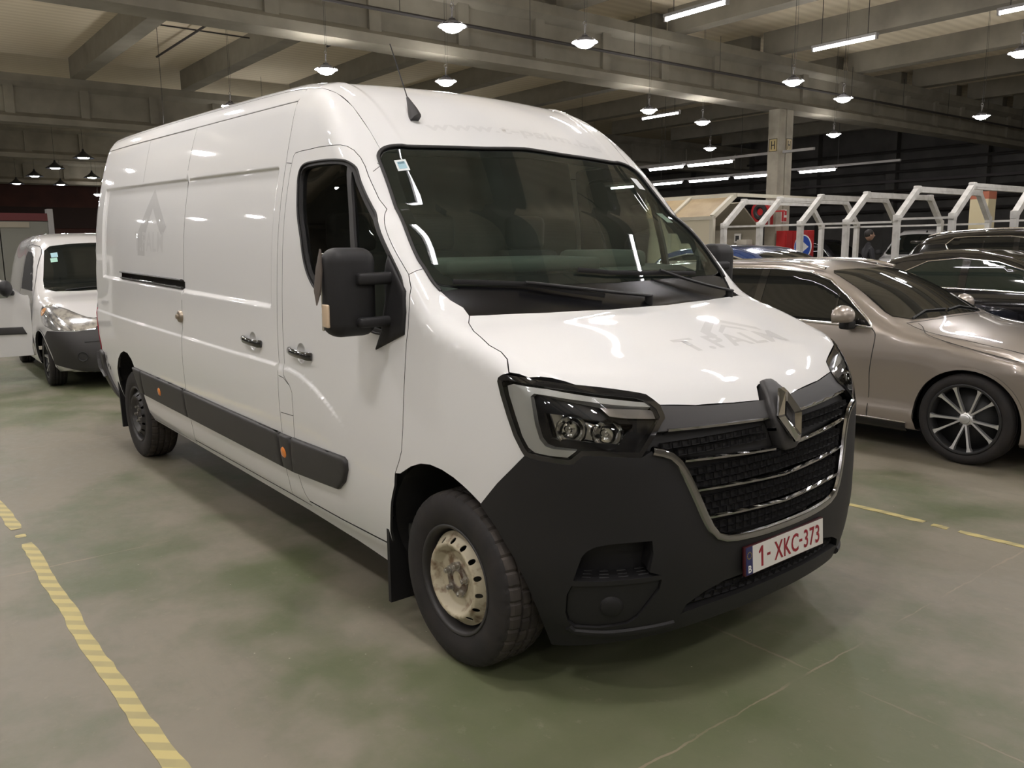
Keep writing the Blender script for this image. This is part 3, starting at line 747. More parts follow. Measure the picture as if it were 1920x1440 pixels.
# wipers
def wiper(pts, arm, pivot):
    mb = MB(); Q, N = on_surf(VAN, 'T', densify(pts, .05, False), .012)
    mb.tube([tuple(q) for q in Q], .009, 6, rs=[(.006, .011)]*len(Q))
    A, N2 = on_surf(VAN, 'T', densify(arm, .05, False), .030)
    mb.tube([tuple(q) for q in A], .010, 8, rs=[(.008+.008*i/len(A), .007) for i in range(len(A))])
    c = on_surf(VAN, 'T', [pivot], .0)[0][0]; mb.cyl(c-np.array([0,0,.02]), c+np.array([0,0,.03]), .018)
    return mb.build('wiper', [BLACKPL], V)
wiper([(-.235,-.835),(-.20,-.68),(-.165,-.50),(-.11,-.30),(-.075,-.15)], [(-.165,-.53),(-.12,-.33),(-.075,-.12),(-.035,.09)], (-.035, .10))
wiper([(-.19,-.20),(-.17,-.02),(-.165,.18),(-.175,.40),(-.19,.60)], [(-.17,.30),(-.14,.45),(-.11,.62),(-.085,.76)], (-.085, .76))
# side glass, seals, mirror triangle
for mir in (False, True):
    d = door_l if mir else door_r
    panel('door_glass', VAN, 'S', inset(win, .012), [GLASSS, GLASSS], d, step=.06, th=0, off=-.022, mirror=mir)
    panel('window_frame', VAN, 'S', win, [RUBBER, RUBBER], d, step=.03, th=.02, off=-.006, mirror=mir, holes=[inset(win, .017)])
    bead('window_seal', VAN, 'S', win, (.005, .004), RUBBER, d, off=-.001, mirror=mir, closed=True)
    panel('window_divider', VAN, 'S', [(-.802,1.957),(-.834,1.957),(-.745,1.60),(-.690,1.33),(-.650,1.33),(-.708,1.60)], [GREYPL, GREYPL], d, th=.02, off=-.010, mirror=mir)
    tri = [(-.430,1.575),(-.350,1.492),(-.302,1.44),(-.290,1.36),(-.298,1.272),(-.502,1.190),(-.455,1.275),(-.43,1.40),(-.44,1.50)]
    panel('mirror_base', VAN, 'S', tri, [BLACKPL, BLACKPL], d, th=.03, off=.012, mirror=mir, bevel=.01, step=.02)
    panel('door_trim', VAN, 'S', [(-1.38,.35),(-1.38,1.28),(-1.0,1.36),(-.33,1.25),(-.33,.80),(-.50,.45),(-.50,.35)], [TRIM, TRIM], d, th=.02, off=-.06, mirror=mir)
    bc = bowl_c[1]; Q, N = on_surf(VAN, 'S', [bc], 0, mir)
    def bowl_handle(c, parent):
        Q, N = on_surf(VAN, 'S', [c], 0.0, mir); n = Vector(N[0]); sg = -1 if mir else 1
        X = Vector((1, 0, 0)); X = (X-n*X.dot(n)).normalized(); Z = X.cross(-n if not mir else n).normalized(); Z = Z if Z.z > 0 else -Z
        M = Matrix((X, Z, n)).transposed().to_4x4(); M.translation = Vector(Q[0])
        MB().lathe([(.0505,.0006),(.0475,-.0005),(.044,-.010),(.034,-.020),(.018,-.026),(0,-.027)], 28, M=M).build('handle_dish', [WHITE], parent)
        mb = MB(); pts = [(-.115,.004,.004),(-.10,.003,.018),(-.06,.0,.026),(0,-.002,.028),(.06,-.003,.026),(.10,-.004,.018),(.118,-.004,.004)]
        mb.tube(pts, .01, 10, M=M, rs=[(.016,.008),(.019,.010),(.018,.010),(.018,.010),(.018,.010),(.020,.011),(.019,.009)])
        mb.build('door_handle', [GLOSSBLK], parent)
    bowl_handle(bc, d)
    bowl_handle(bowl_c[0], sd[1] if mir else sd[0])
    # mirror head and arms
    sg = 1 if mir else -1
    hd = MB().rbox((-.475, sg*1.160, 1.432), (.135, .205, .345), .055, 5).build('mirror', [BLACKPL], d)
    MB().rbox((-.546, sg*1.160, 1.475), (.012, .165, .215), .03, 4).build('mirror_glass', [mat('mirror_glass', (.8,.8,.8), .02, metal=1.0)], hd)
    MB().rbox((-.546, sg*1.160, 1.315), (.012, .165, .075), .02, 4).build('mirror_glass', [mat('mirror_glass')], hd)
    MB().rbox((-.470, sg*1.263, 1.345), (.050, .014, .090), .006, 3).build('mirror_indicator', [mat('clear_amber', (.65,.50,.35), .2, coat=1.0)], hd)
    if not mir:   # torn edge of the cover on this side only
        mb = MB(); mb.tube([(-.50,-1.262,1.60),(-.505,-1.268,1.52),(-.51,-1.275,1.44),(-.50,-1.285,1.385)], .01, 6, rs=[(.003,.006),(.006,.028),(.006,.03),(.001,.004)])
        tag(mb.build('torn_cover', [mat('torn_film', (.11,.09,.075), .35)], hd), label='torn brownish edge of the mirror cover')
    MB().rbox((-.400, sg*1.055, 1.487), (.045, .22, .046), .014, 3).build('mirror_arm', [BLACKPL], hd)
    MB().rbox((-.400, sg*1.055, 1.318), (.045, .22, .040), .014, 3).build('mirror_arm', [BLACKPL], hd)
    # black rail of the sliding door
    sp = sd[1] if mir else sd[0]
    rl = panel('door_rail', VAN, 'S', [(-4.30,1.296),(-4.30,1.352),(-2.905,1.358),(-2.868,1.345),(-2.868,1.305),(-2.905,1.296)], [GLOSSBLK, GLOSSBLK], V, th=.01, off=.003, mirror=mir)
    bead('rail_lip', VAN, 'S', [(-4.30,1.349),(-2.90,1.355)], (.006,.010), GREYPL, rl, off=.012, mirror=mir)
    bead('rail_lip', VAN, 'S', [(-4.30,1.303),(-2.90,1.304)], (.005,.009), GREYPL, rl, off=.010, mirror=mir)
    # rubbing strips with amber side lamps
    mh, ml = .652, .468
    for x0, x1, par in ((-4.085, -3.875, None), (-3.868, -2.935, None), (-2.925, -1.482, sp), (-1.474, -1.345, None)):
        slant = [(x0-.0, mh), (x1, mh+.002), (x1-.0, ml), (x0, ml)]
        if x0 < -4: slant = [(-4.088,mh),(x1,mh),(x1-.02,ml),(-3.975,ml)]
        panel('side_moulding', VAN, 'S', slant, [GREYPL, GREYPL], par or V, th=.03, off=.022, bevel=.014, mirror=mir, step=.05)
    panel('side_moulding', VAN, 'S', [(-1.330,mh+.004),(-.800,.672),(-.775,.660),(-.775,.615),(-.812,.55),(-.880,.500),(-1.36,ml)], [GREYPL, GREYPL], d, th=.03, off=.022, bevel=.014, mirror=mir, step=.04)
    for mx in (-3.45, -1.425):
        Q, N = on_surf(VAN, 'S', [(mx, .563)], .020, mir); n = Vector(N[0]); rot = n.to_track_quat('Z', 'Y').to_matrix().to_4x4(); rot.translation = Vector(Q[0])
        MB().lathe([(0,.010),(.018,.009),(.026,.006),(.030,.0)], 24, M=rot).build('side_lamp', [AMBER], V)
    # hook lock on the slider seam
    Q, N = on_surf(VAN, 'S', [(-2.915, 1.128)], .0, mir); n = Vector(N[0]); rot = n.to_track_quat('Z', 'Y').to_matrix().to_4x4(); rot.translation = Vector(Q[0])
    lk = MB().lathe([(0,.022),(.020,.022),(.034,.018),(.038,.010),(.039,.0)], 24, M=rot); 
    lk.lathe([(.0,.034),(.012,.034),(.016,.030),(.016,.02)], 18, M=rot)
    lk.build('hook_lock', [mat('old_brass', (.33,.28,.22), .35, metal=.7)], V)
    # fuel flap grooves
    for pts in ([(-1.440,.955),(-1.384,.950),(-1.33,.925)], [(-1.445,.765),(-1.300,.772)], [(-1.455,1.99),(-1.400,1.985)]):
        bead('panel_groove', VAN, 'S', pts, (.0018, .0008), SHUT, V, off=.0, mirror=mir)
    bead('panel_groove', VAN, 'S', [(-.728,1.917),(-.745,1.945),(-.757,1.955)], (.0015, .0008), SHUT, V, off=.0, mirror=mir)
    bead('panel_groove', VAN, 'S', [(-3.836,2.282),(-3.814,2.133),(-3.802,1.99)], (.0018, .0008), mat('seam_grey', (.25,.25,.24), .6), V, off=.0, mirror=mir)
    bead('roof_gutter', VAN, 'S', [(-5.0,2.288),(-3.84,2.288),(-2.9,2.289),(-1.494,2.291)], (.003, .0015), mat('seam_grey'), V, off=.0, mirror=mir)
    # wheel housings
    for cx, cz, r, y0 in ((-.06, .38, .425, .60), (-4.335, .36, .415, .62)):
        mb = MB(); n = 26; vs = []
        for i in range(n+1):
            a = PI*(i/n)*1.16-.08*PI; 
            ox = cx-r*math.cos(a); oz = cz+r*math.sin(a)*(1.0)
            yo = float(van_halfw(np.array(ox), np.array(min(oz, .78))))-.035
            if cx > -1 and ox > .2: yo = .80
            vs += [(ox, sg*yo, oz), (ox, sg*y0, oz)]
        fs = [(2*i, 2*i+1, 2*i+3, 2*i+2) for i in range(n)]
        fs.append(tuple(2*i+1 for i in range(n+1)))
        mb.add(vs, fs).build('wheel_housing', [RUBBER], V)
    # mud flaps
    mb = MB().prism([(-.99,.50),(-.985,.07),(-.80,.07),(-.78,.30),(-.80,.50)] if not mir else [(.99,.50),(.985,.07),(.80,.07),(.78,.30),(.80,.50)], -.520, -.500, 'x')
    mb.cyl((-.50, sg*.955, .455), (-.492, sg*.955, .455), .012).build('mud_flap', [BLACKPL], V)
    mb = MB().prism([(-.99,.44),(-.98,.06),(-.82,.06),(-.80,.44)] if not mir else [(.99,.44),(.98,.06),(.82,.06),(.80,.44)], -4.76, -4.735, 'x').build('mud_flap', [BLACKPL], V)
    # tail lamp strip
    panel('tail_lamp', VAN, 'S', [(-5.17,.66),(-5.17,1.02),(-5.145,1.02),(-5.135,.66)], [mat('tail_red', (.30,.01,.03), .2, coat=1.0)]*2, V, th=.01, off=.004, mirror=mir)
    # rear bumper corner, a crescent behind the wheel
    rbm = panel('rear_bumper', VAN, 'S', smooth_poly([(-5.175,.655),(-5.06,.652),(-5.02,.635),(-5.03,.56),(-4.99,.46),(-4.92,.36),(-4.85,.275),(-4.89,.262),(-5.0,.30),(-5.10,.38),(-5.175,.47)], closed=True, sub=2), [GREYPL]*2, V, th=.05, off=.022, step=.03, bevel=.012, mirror=mir)
    if not mir:
        rby = [(-.985, .64), (-.985, .46), (-.90, .38), (0, .36), (.90, .38), (.985, .46), (.985, .64)]
        panel('rear_bumper', VAN, 'B', rby, [GREYPL]*2, V, th=.06, off=.05, step=.08)
    if not mir:
        mb = MB(); rr = random.Random(3)
        for i in range(5):
            x, z = -4.95+rr.uniform(-.05,.07), .52+rr.uniform(-.06,.1); Q, _ = on_surf(VAN, 'S', circ((x, z), .010+.012*rr.random(), 9), .0015)
            MB().add([tuple(q) for q in Q], [tuple(range(9))]).build('bumper_clip', [SHUT], V)
# ghost marks left by removed lettering
GHOST = mat('ghost_lettering', (.60, .60, .595), .45, coat=1.0)
def onT(cx, cy, sx, sy, rot=0.0, off=.0006):
    def fn(p):
        u = p[:,0]; v = p[:,1]; c, s_ = math.cos(rot), math.sin(rot)
        q = np.stack([cx-(v*c+u*s_)*sx, cy+(u*c-v*s_)*sy], 1)
        Q, N = on_surf(VAN, 'T', q, off); return Q
    return fn
decal('hood_lettering', text_mesh('T.PALM', .15, .004, 1.1), onT(.415, .185, 1.0, 1.30, 0), GHOST, V, sub=.05)
mb = MB(); 
me = bpy.data.meshes.new('roofmark'); me.from_pydata([(-.22,.17,0),(0,.31,0),(.22,.17,0),(.22,.13,0),(0,.26,0),(-.16,.155,0),(-.16,.11,0),(-.22,.09,0),(.10,.17,0),(0,.22,0),(-.10,.155,0),(-.10,.13,0),(0,.19,0),(.12,.13,0)], [], [(0,1,4,5),(1,2,3,4),(0,5,6,7),(8,9,12,13),(9,10,11,12)])
decal('hood_emblem', me, onT(.415, .28, .85, .9, 0), GHOST, V, sub=.05)
decal('roof_lettering', text_mesh('www.t-palm.be', .125, .003, 1.05), onT(-.872, .06, .55, 1.40, -.05), mat('ghost_roof', (.685,.685,.68), .42, coat=1.0), V, sub=.05)
me = bpy.data.meshes.new('sidemark'); me.from_pydata([(-.30,-.18,0),(.0,.10,0),(.30,-.14,0),(.22,-.20,0),(.16,-.16,0),(0,-.02,0),(-.14,-.20,0),(-.14,-.33,0),(-.30,-.33,0)], [], [(0,1,5,6),(0,6,7,8),(1,2,3,4,5)])
def onS(cx, cz, s_):
    return lambda p: on_surf(VAN, 'S', np.stack([cx+p[:,0]*s_, cz+p[:,1]*s_], 1), .0006)[0]
decal('side_emblem', me, onS(-3.56, 1.83, 1.05), GHOST, V, sub=.08)
decal('side_lettering', text_mesh('T.PALM', .30, .004, 1.1), onS(-3.62, 1.52, .62), mat('ghost_side', (.69,.69,.685), .45, coat=1.0), V, sub=.08)
# aerial
b = S_top(-.955, -.54)
mb = MB(); mb.tube([b+np.array([.02,0,-.005]), b+np.array([.0,0,.03]), b+np.array([-.035,0,.085]), b+np.array([-.045,0,.10])], .02, 10, rs=[(.022,.045),(.018,.034),(.008,.012),(.006,.006)])
aer = mb.build('aerial', [GREYPL], V)
MB().tube([b+np.array([-.045,0,.10]), b+np.array([-.19,0,.36])], .0028, 6).build('aerial_rod', [RUBBER], aer)
# stickers behind the windshield
STB = mat('sticker_blue', (.35,.55,.62), .5); STW = mat('sticker_white', (.70,.74,.74), .5)
st = panel('windshield_sticker', VAN, 'T', [(-.757,-.768),(-.755,-.711),(-.708,-.716),(-.711,-.775)], [STW, STW], V, th=0, off=-.002, step=.02)
panel('sticker_print', VAN, 'T', [(-.748,-.760),(-.747,-.720),(-.717,-.724),(-.718,-.764)], [STB, STB], st, th=0, off=-.0012, step=.02)
decal('sticker_text', text_mesh('VIGNET', .012, .0004), lambda p: on_surf(VAN, 'T', np.stack([-.738-p[:,1], -.741+p[:,0]*.8], 1), -.0006)[0], mat('ink', (.03,.10,.16), .6), st)
panel('windshield_sticker', VAN, 'T', [(-.735,.715),(-.74,.770),(-.685,.785),(-.680,.730)], [STW, STW], V, th=0, off=-.002, step=.02)
panel('paper_card', VAN, 'T', [(-.56,.74),(-.57,.80),(-.50,.81),(-.49,.75)], [STW, STW], V, th=0, off=-.006, step=.02)

# ---- cab interior
SEAT = mat('seat_cloth', (.030,.030,.030), .9); DASH = mat('dashboard', (.085,.092,.085), .75)
FRIT = mat('frit_black', (.006,.006,.007), .22, spec=.3)
bw = [(float(van_halfw(np.array(-1.44), np.array(z)))-.035, z) for z in np.linspace(.40, 2.26, 14)]
MB().prism([(y, z) for y, z in bw]+[(-y, z) for y, z in reversed(bw)], -1.46, -1.42, "x").build("bulkhead", [TRIM], V)
MB().box((-1.46,-.90,.36), (.30,.90,.42)).build('cab_floor', [TRIM], V)
MB().box((-1.42,-.80,2.12), (-.95,.80,2.14)).build('headliner', [TRIM], V)
mb = MB(); prof = [(-.22,1.36),(-.34,1.45),(-.50,1.490),(-.70,1.495),(-.80,1.43),(-.76,1.15),(-.62,.96),(-.55,.93),(-.18,.93)]
mb.prism(prof, -.88, .88, 'y', smooth=False)
dash = mb.build('dashboard', [DASH], V)
MB().rbox((-.56,-.30,1.520), (.36,.90,.060), .022, 3).build('dash_pad', [DASH], dash)
MB().rbox((-.66,.44,1.525), (.26,.42,.10), .035, 3).build('instrument_hood', [DASH], dash)
mb = MB(); rim = []
M = Matrix.Translation((-.90,.44,1.37)) @ Matrix.Rotation(math.radians(-62), 4, 'Y')
mb.tube([(.20*math.cos(2*PI*i/28), .20*math.sin(2*PI*i/28), 0) for i in range(28)], .014, 8, M=M, closed=True)
mb.rbox((0,0,-.02), (.13,.13,.05), .02, 3, M=M)
for a in (0, 2.1, 4.2): mb.tube([(0,0,-.01), (.19*math.cos(a), .19*math.sin(a), 0)], .014, 6, M=M)
mb.build('steering_wheel', [RUBBER], dash)
for y, w in ((-.45, .95), (.44, .50)):
    s_ = MB().rbox((-1.02,y,.80), (.50,w*.96,.16), .05, 3).build('seat', [SEAT], V)
    MB().rbox((-1.29,y,1.20), (.13,w*.92,.72), .05, 3).build('backrest', [SEAT], s_)
    for hy in ((y-.24, y+.24) if w > .6 else (y,)): MB().rbox((-1.30,hy,1.66), (.10,.26,.19), .04, 3).build('headrest', [SEAT], s_)
# ---- underbody
mb = MB().box((-5.15,-.58,.27), (.55,.58,.42)); mb.box((-3.85,-.90,.26), (-.62,.90,.40)); mb.box((-5.1,-.9,.42), (-4.8,.9,.5))
mb.tube([(-4.30,-.7,.34),(-4.30,.7,.34)], .05, 10); mb.tube([(-.03,-.7,.30),(-.03,.7,.30)], .04, 10)
mb.build('underbody', [RUBBER], V)

# ---- wheels (upright on the floor)
TREADM = mat('tyre_tread', (.030,.025,.022), .8, noise=(14, (.055,.045,.038), .4, .7))
def tyre_mb(R0, rim_r, w, n=228, tread=True):
    """tyre turned about y, outer side at -y; every third step of the tread cut as a sipe"""
    hw = w/2
    prof = [(rim_r, -hw*.80), (rim_r+.012, -hw*.90), (rim_r+(R0-rim_r)*.45, -hw*1.0), (R0*.935, -hw*.93), (R0*.975, -hw*.82), (R0*.992, -hw*.70), (R0, -hw*.52), (R0, -hw*.44), (R0*.975, -hw*.42), (R0*.975, -hw*.36), (R0, -hw*.34), (R0*1.002, -hw*.06), (R0*.975, -hw*.04), (R0*.975, hw*.04), (R0*1.002, hw*.06), (R0, hw*.34), (R0*.975, hw*.36), (R0*.975, hw*.42), (R0, hw*.44), (R0, hw*.52), (R0*.975, hw*.82), (R0*.93, hw*.95), (rim_r+(R0-rim_r)*.45, hw), (rim_r+.012, hw*.9), (rim_r, hw*.8)]
    K = len(prof); vs = []; fs = []
    for i in range(n):
        for k, (r, y) in enumerate(prof):
            rr = r; sh = 0
            if tread and 3 < k < K-4:
                ph = (i+(2 if abs(y) < hw*.35 else 0)) % 6
                if ph == 0 and r > R0*.96: rr = r-.006
                sh = .010*abs(y)/hw
            a = 2*PI*i/n+sh*(1 if y < 0 else -1)*1.5
            vs.append((rr*math.cos(a), y, rr*math.sin(a)))
    for i in range(n):
        j = (i+1) % n
        for k in range(K-1): fs.append((i*K+k, j*K+k, j*K+k+1, i*K+k+1))
    mb = MB(); mb.add(vs, fs, 0, True)
    if tread:
        for q in range(len(fs)):
            if 3 < q % (K-1) < K-5: mb.sm[q] = False; mb.m[q] = 1
    return mb
def disc_panel(outer_r, holes, depth, mats, name, parent, n=64, step=.012, th=.004, inner_r=0.0):
    """steel disc cut with holes; depth(r) gives its height towards -y"""
    out = np.array([(outer_r*math.cos(2*PI*i/n), outer_r*math.sin(2*PI*i/n)) for i in range(n)])
    f_ = lambda q: q[...,1]*-1.0-depth(np.hypot(q[...,0], q[...,2]))
    sf = Surf(f_, (0, .3, 0, 0), .6)
    rows_ = [(r*math.cos(2*PI*i/48), r*math.sin(2*PI*i/48)) for r in np.arange(.012, outer_r, .010) for i in range(48)]
    return panel(name, sf, 'S', [tuple(p) for p in out], mats, parent, th=th, holes=holes, step=.03, extra_pts=rows_)
def van_wheel(dark=False):
    w = bpy.data.objects.new('wheel', None); COL.objects.link(w); w.parent = V
    ty = tyre_mb(.345, .205, .225).build('tyre', [TYRE, TREADM], w, fix=False)
    rimm = BLKSTEEL
    # rim barrel and flange
    pr = [(.208,-.090),(.217,-.096),(.220,-.103),(.214,-.106),(.205,-.100),(.201,-.085),(.196,-.060),(.190,-.035),(.182,.06),(.200,.09)]
    MB().lathe(pr, 56, axis='y').build('rim_barrel', [BLKSTEEL], w, fix=False)
    def depth(r): return np.interp(r, [0,.03,.045,.068,.075,.11,.133,.142,.150,.172,.186], [.082,.082,.080,.082,.076,.080,.108,.114,.110,.082,.066])
    holes = [circ((.158*math.cos(2*PI*(i+.5)/15), .158*math.sin(2*PI*(i+.5)/15)), .0105, 12) for i in range(15)]
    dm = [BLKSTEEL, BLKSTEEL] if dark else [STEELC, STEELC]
    disc = disc_panel(.186, holes, depth, dm, 'wheel_disc', w)
    hub = MB().lathe([(0,-.072),(.026,-.072),(.030,-.078),(.034,-.088),(.036,-.086),(.066,-.085)], 32, axis='y')
    hub.build('hub', [HUBM if not dark else BLKSTEEL], w, fix=False)
    for i in range(5):
        a = 2*PI*i/5+.5; cx, cz = .057*math.cos(a), .057*math.sin(a); mb = MB()
        mb.tube([(cx,-.078,cz),(cx,-.106,cz)], .011, 6); mb.tube([(cx,-.080,cz),(cx,-.088,cz)], .016, 12); mb.tube([(cx,-.106,cz),(cx,-.110,cz)], .006, 8)
        mb.build('wheel_bolt', [mat('bolt_steel', (.45,.43,.40), .35, metal=.9)], w)
    return w
Rinv = Matrix.Rotation(PITCH, 4, 'Y').inverted()
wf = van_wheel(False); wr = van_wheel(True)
def put_wheel(o, x, y, z, ang, flip):
    o.matrix_local = Rinv @ Matrix.Translation((x, y, z)) @ Matrix.Rotation(PI if flip else 0, 4, 'Z') @ Matrix.Rotation(ang, 4, 'Y')
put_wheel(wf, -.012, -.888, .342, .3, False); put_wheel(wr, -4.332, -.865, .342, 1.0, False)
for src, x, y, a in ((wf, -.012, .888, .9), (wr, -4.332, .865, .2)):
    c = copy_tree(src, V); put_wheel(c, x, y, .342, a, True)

# ================================================================ the hall
FLOORM = bpy.data.materials.new('worn_green_floor'); FLOORM.use_nodes = True
def floor_nodes(m_):
    nt = m_.node_tree; N = nt.nodes; L = nt.links; b = N['Principled BSDF']
    tc = N.new('ShaderNodeTexCoord')
    def noise(scale, detail=5, rough=0.6, off=0.0, stretch=(1, 1, 1)):
        mp = N.new('ShaderNodeMapping'); mp.inputs['Location'].default_value = (off, off*.7, 0); mp.inputs['Scale'].default_value = stretch
        L.new(tc.outputs['Object'], mp.inputs[0])
        n = N.new('ShaderNodeTexNoise'); n.inputs['Scale'].default_value = scale; n.inputs['Detail'].default_value = detail; n.inputs['Roughness'].default_value = rough
        L.new(mp.outputs[0], n.inputs['Vector']); return n.outputs['Fac']
    def ramp(src, a, b_, lo=0.0, hi=1.0):
        r = N.new('ShaderNodeMapRange'); r.inputs[1].default_value = a; r.inputs[2].default_value = b_; r.inputs[3].default_value = lo; r.inputs[4].default_value = hi
        L.new(src, r.inputs[0]); return r.outputs[0]
    def mix(f, c1, c2):
        x = N.new('ShaderNodeMix'); x.data_type = 'RGBA'
        if isinstance(f, float): x.inputs[0].default_value = f
        else: L.new(f, x.inputs[0])
        for i, c in ((6, c1), (7, c2)):
            if isinstance(c, tuple): x.inputs[i].default_value = (*c, 1)
            else: L.new(c, x.inputs[i])
        return x.outputs[2]
    def mul(a, b_, op='MULTIPLY'):
        x = N.new('ShaderNodeMath'); x.operation = op
        for i, v in ((0, a), (1, b_)):
            if isinstance(v, float): x.inputs[i].default_value = v
            else: L.new(v, x.inputs[i])
        return x.outputs[0]
    big = noise(.42, 4, .55, 3.1); mid = noise(1.6, 7, .62, 9.3); fine = noise(14, 6, .7, 1.0); streak = noise(3.0, 6, .7, 5.0, (.35, 1.6, 1))
    green = mix(ramp(mid, .35, .7), (.096, .110, .055), (.145, .146, .090))
    taupe = mix(ramp(mid, .3, .75), (.165, .147, .110), (.220, .196, .150))
    sep = N.new('ShaderNodeSeparateXYZ'); L.new(tc.outputs['Object'], sep.inputs[0])
    # the traffic lane along the van has lost its green paint; the coat survives nearer the camera
    w = mul(ramp(big, .38, .62), ramp(mid, .3, .7), 'ADD')
    dx = N.new('ShaderNodeVectorMath'); dx.operation = 'DISTANCE'; dx.inputs[1].default_value = (.75, -.75, 0); L.new(tc.outputs['Object'], dx.inputs[0])
    near = ramp(dx.outputs['Value'], .35, 1.5, 1.0, 0.0)
    for cpos, r0, r1, amt in (((-8.6, -1.6, 0), .8, 4.0, .8), ((.2, 3.1, 0), .3, 1.4, .35)):
        d2 = N.new('ShaderNodeVectorMath'); d2.operation = 'DISTANCE'; d2.inputs[1].default_value = cpos; L.new(tc.outputs['Object'], d2.inputs[0])
        near = mul(near, mul(ramp(d2.outputs['Value'], r0, r1, 1.0, 0.0), amt), 'ADD')
    w2 = mul(w, mul(near, 1.15), 'SUBTRACT')
    col = mix(ramp(w2, .35, 1.05), green, taupe)
    col = mix(ramp(streak, .56, .74, 0.0, .45), col, (.13, .12, .095))
    col = mix(ramp(fine, .60, .78, 0.0, .35), col, (.36, .33, .26))
    # dust specks
    v = N.new('ShaderNodeTexVoronoi'); v.inputs['Scale'].default_value = 7.0; L.new(tc.outputs['Object'], v.inputs['Vector'])
    col = mix(ramp(v.outputs['Distance'], .028, .018, 0.0, .6), col, (.52, .48, .38))
    # slab joints, worn wider in places
    wob = mul(mul(noise(6, 4, .6, 2.0), .5, 'SUBTRACT'), .035)
    def joint(axis, pos, wid, colr, amt, lo=None, hi=None):
        nonlocal col
        d = mul(mul(sep.outputs[axis], pos, 'SUBTRACT'), wob, 'ADD'); a = N.new('ShaderNodeMath'); a.operation = 'ABSOLUTE'; L.new(d, a.inputs[0])
        ww = mul(ramp(mid, .4, .7, .5, 1.6), wid)
        r = N.new('ShaderNodeMath'); r.operation = 'LESS_THAN'; L.new(a.outputs[0], r.inputs[0]); L.new(ww, r.inputs[1])
        col = mix(mul(mul(r.outputs[0], ramp(noise(2.2, 3, .5, pos), .40, .56)), amt), col, colr)
        return r.outputs[0]
    for p_ in (-8.34, -5.25, -2.16, .93, 4.02): joint(0, p_, .006, (.28, .225, .165), .6)
    for p_ in (-6.15, -3.06, .03, 3.12, 6.2): joint(1, p_, .0055, (.26, .21, .155), .55)
    L.new(col, b.inputs['Base Color'])
    rr = mul(ramp(mid, .3, .7, .42, .60), ramp(fine, .3, .7, -.04, .06), 'ADD')
    L.new(rr, b.inputs['Roughness']); b.inputs['Specular IOR Level'].default_value = .4
    bp = N.new('ShaderNodeBump'); bp.inputs['Strength'].default_value = .25; bp.inputs['Distance'].default_value = .003
    L.new(fine, bp.inputs['Height']); L.new(bp.outputs[0], b.inputs['Normal'])
floor_nodes(FLOORM)
def hstruct(o): o.rotation_euler = (0, 0, HY); o['kind'] = 'structure'; return o
hstruct(MB().box((-57, -16, -.3), (14, 42, 0)).build('floor', [FLOORM]))
CONC = mat('beam_concrete', (.27, .25, .20), .85, noise=(1.3, (.19, .175, .14), .35, .7), bump=(8, .3, .01))
CONCD = mat('dark_concrete', (.12, .115, .105), .9, noise=(.9, (.075, .072, .068), .35, .7), bump=(8, .3, .01))
CEILM = bpy.data.materials.new('roof_planks'); CEILM.use_nodes = True
nt = CEILM.node_tree; b = nt.nodes['Principled BSDF']; b.inputs['Roughness'].default_value = .8
tc = nt.nodes.new('ShaderNodeTexCoord'); wv = nt.nodes.new('ShaderNodeTexWave'); wv.bands_direction = 'X'; wv.inputs['Scale'].default_value = 1.05; wv.inputs['Distortion'].default_value = .6; wv.inputs['Detail'].default_value = 2; wv.inputs['Detail Scale'].default_value = .3
nt.links.new(tc.outputs['Object'], wv.inputs['Vector'])
cr = nt.nodes.new('ShaderNodeMix'); cr.data_type = 'RGBA'; cr.inputs[6].default_value = (.66, .58, .43, 1); cr.inputs[7].default_value = (.74, .66, .50, 1)
nt.links.new(wv.outputs['Fac'], cr.inputs[0]); nt.links.new(cr.outputs[2], b.inputs['Base Color'])
# ceiling deck with its joists as parts
ceil = hstruct(MB().box((-57, -16, 7.40), (14, 42, 7.55)).build('ceiling', [CEILM]))
YP = [-12.9, -8.8, -4.7, -.6, 3.2, 6.5, 10.3, 14.0, 18.2, 22.4, 26.5, 30.7, 34.8, 38.9]
JC = CONC
m1 = MB().box((-12.2, 0, 6.80), (2.0, .42, 7.40)).build('joist', [CONC], mesh_only=True)
m2 = MB().box((-26.6, 0, 6.80), (-12.6, .42, 7.40)).build('joist', [CONC], mesh_only=True)
m3 = MB().box((2.4, 0, 6.80), (14.0, .42, 7.40)).build('joist', [CONC], mesh_only=True)
for y in YP:
    yy = 18.0 if y == 18.2 else y
    for me in (m1, m2, m3):
        o = from_mesh('joist', me, ceil); o.location = (0, yy, 0)
def beam(x0, ytop=6.80, y0=-16, y1=42, mt=CONC):
    """precast I-beam running across the hall, with web stiffeners"""
    mb = MB(); a, b_ = x0-.62, x0
    mb.prism([(a, 5.40), (b_, 5.40), (b_, 5.58), (x0-.22, 5.72), (x0-.22, 6.45), (b_, 6.58), (b_, ytop), (a, ytop), (a, 6.58), (x0-.40, 6.45), (x0-.40, 5.72), (a, 5.58)], y0, y1, 'y')
    for y in np.arange(y0+1.0, y1, 2.05): mb.box((x0-.55, y, 5.60), (x0-.14, y+.26, 6.6))
    return mb.build('main_beam', [mt], ceil)
for x in (-11.95, -26.6, -37.3, -52.0, 2.6): beam(x)
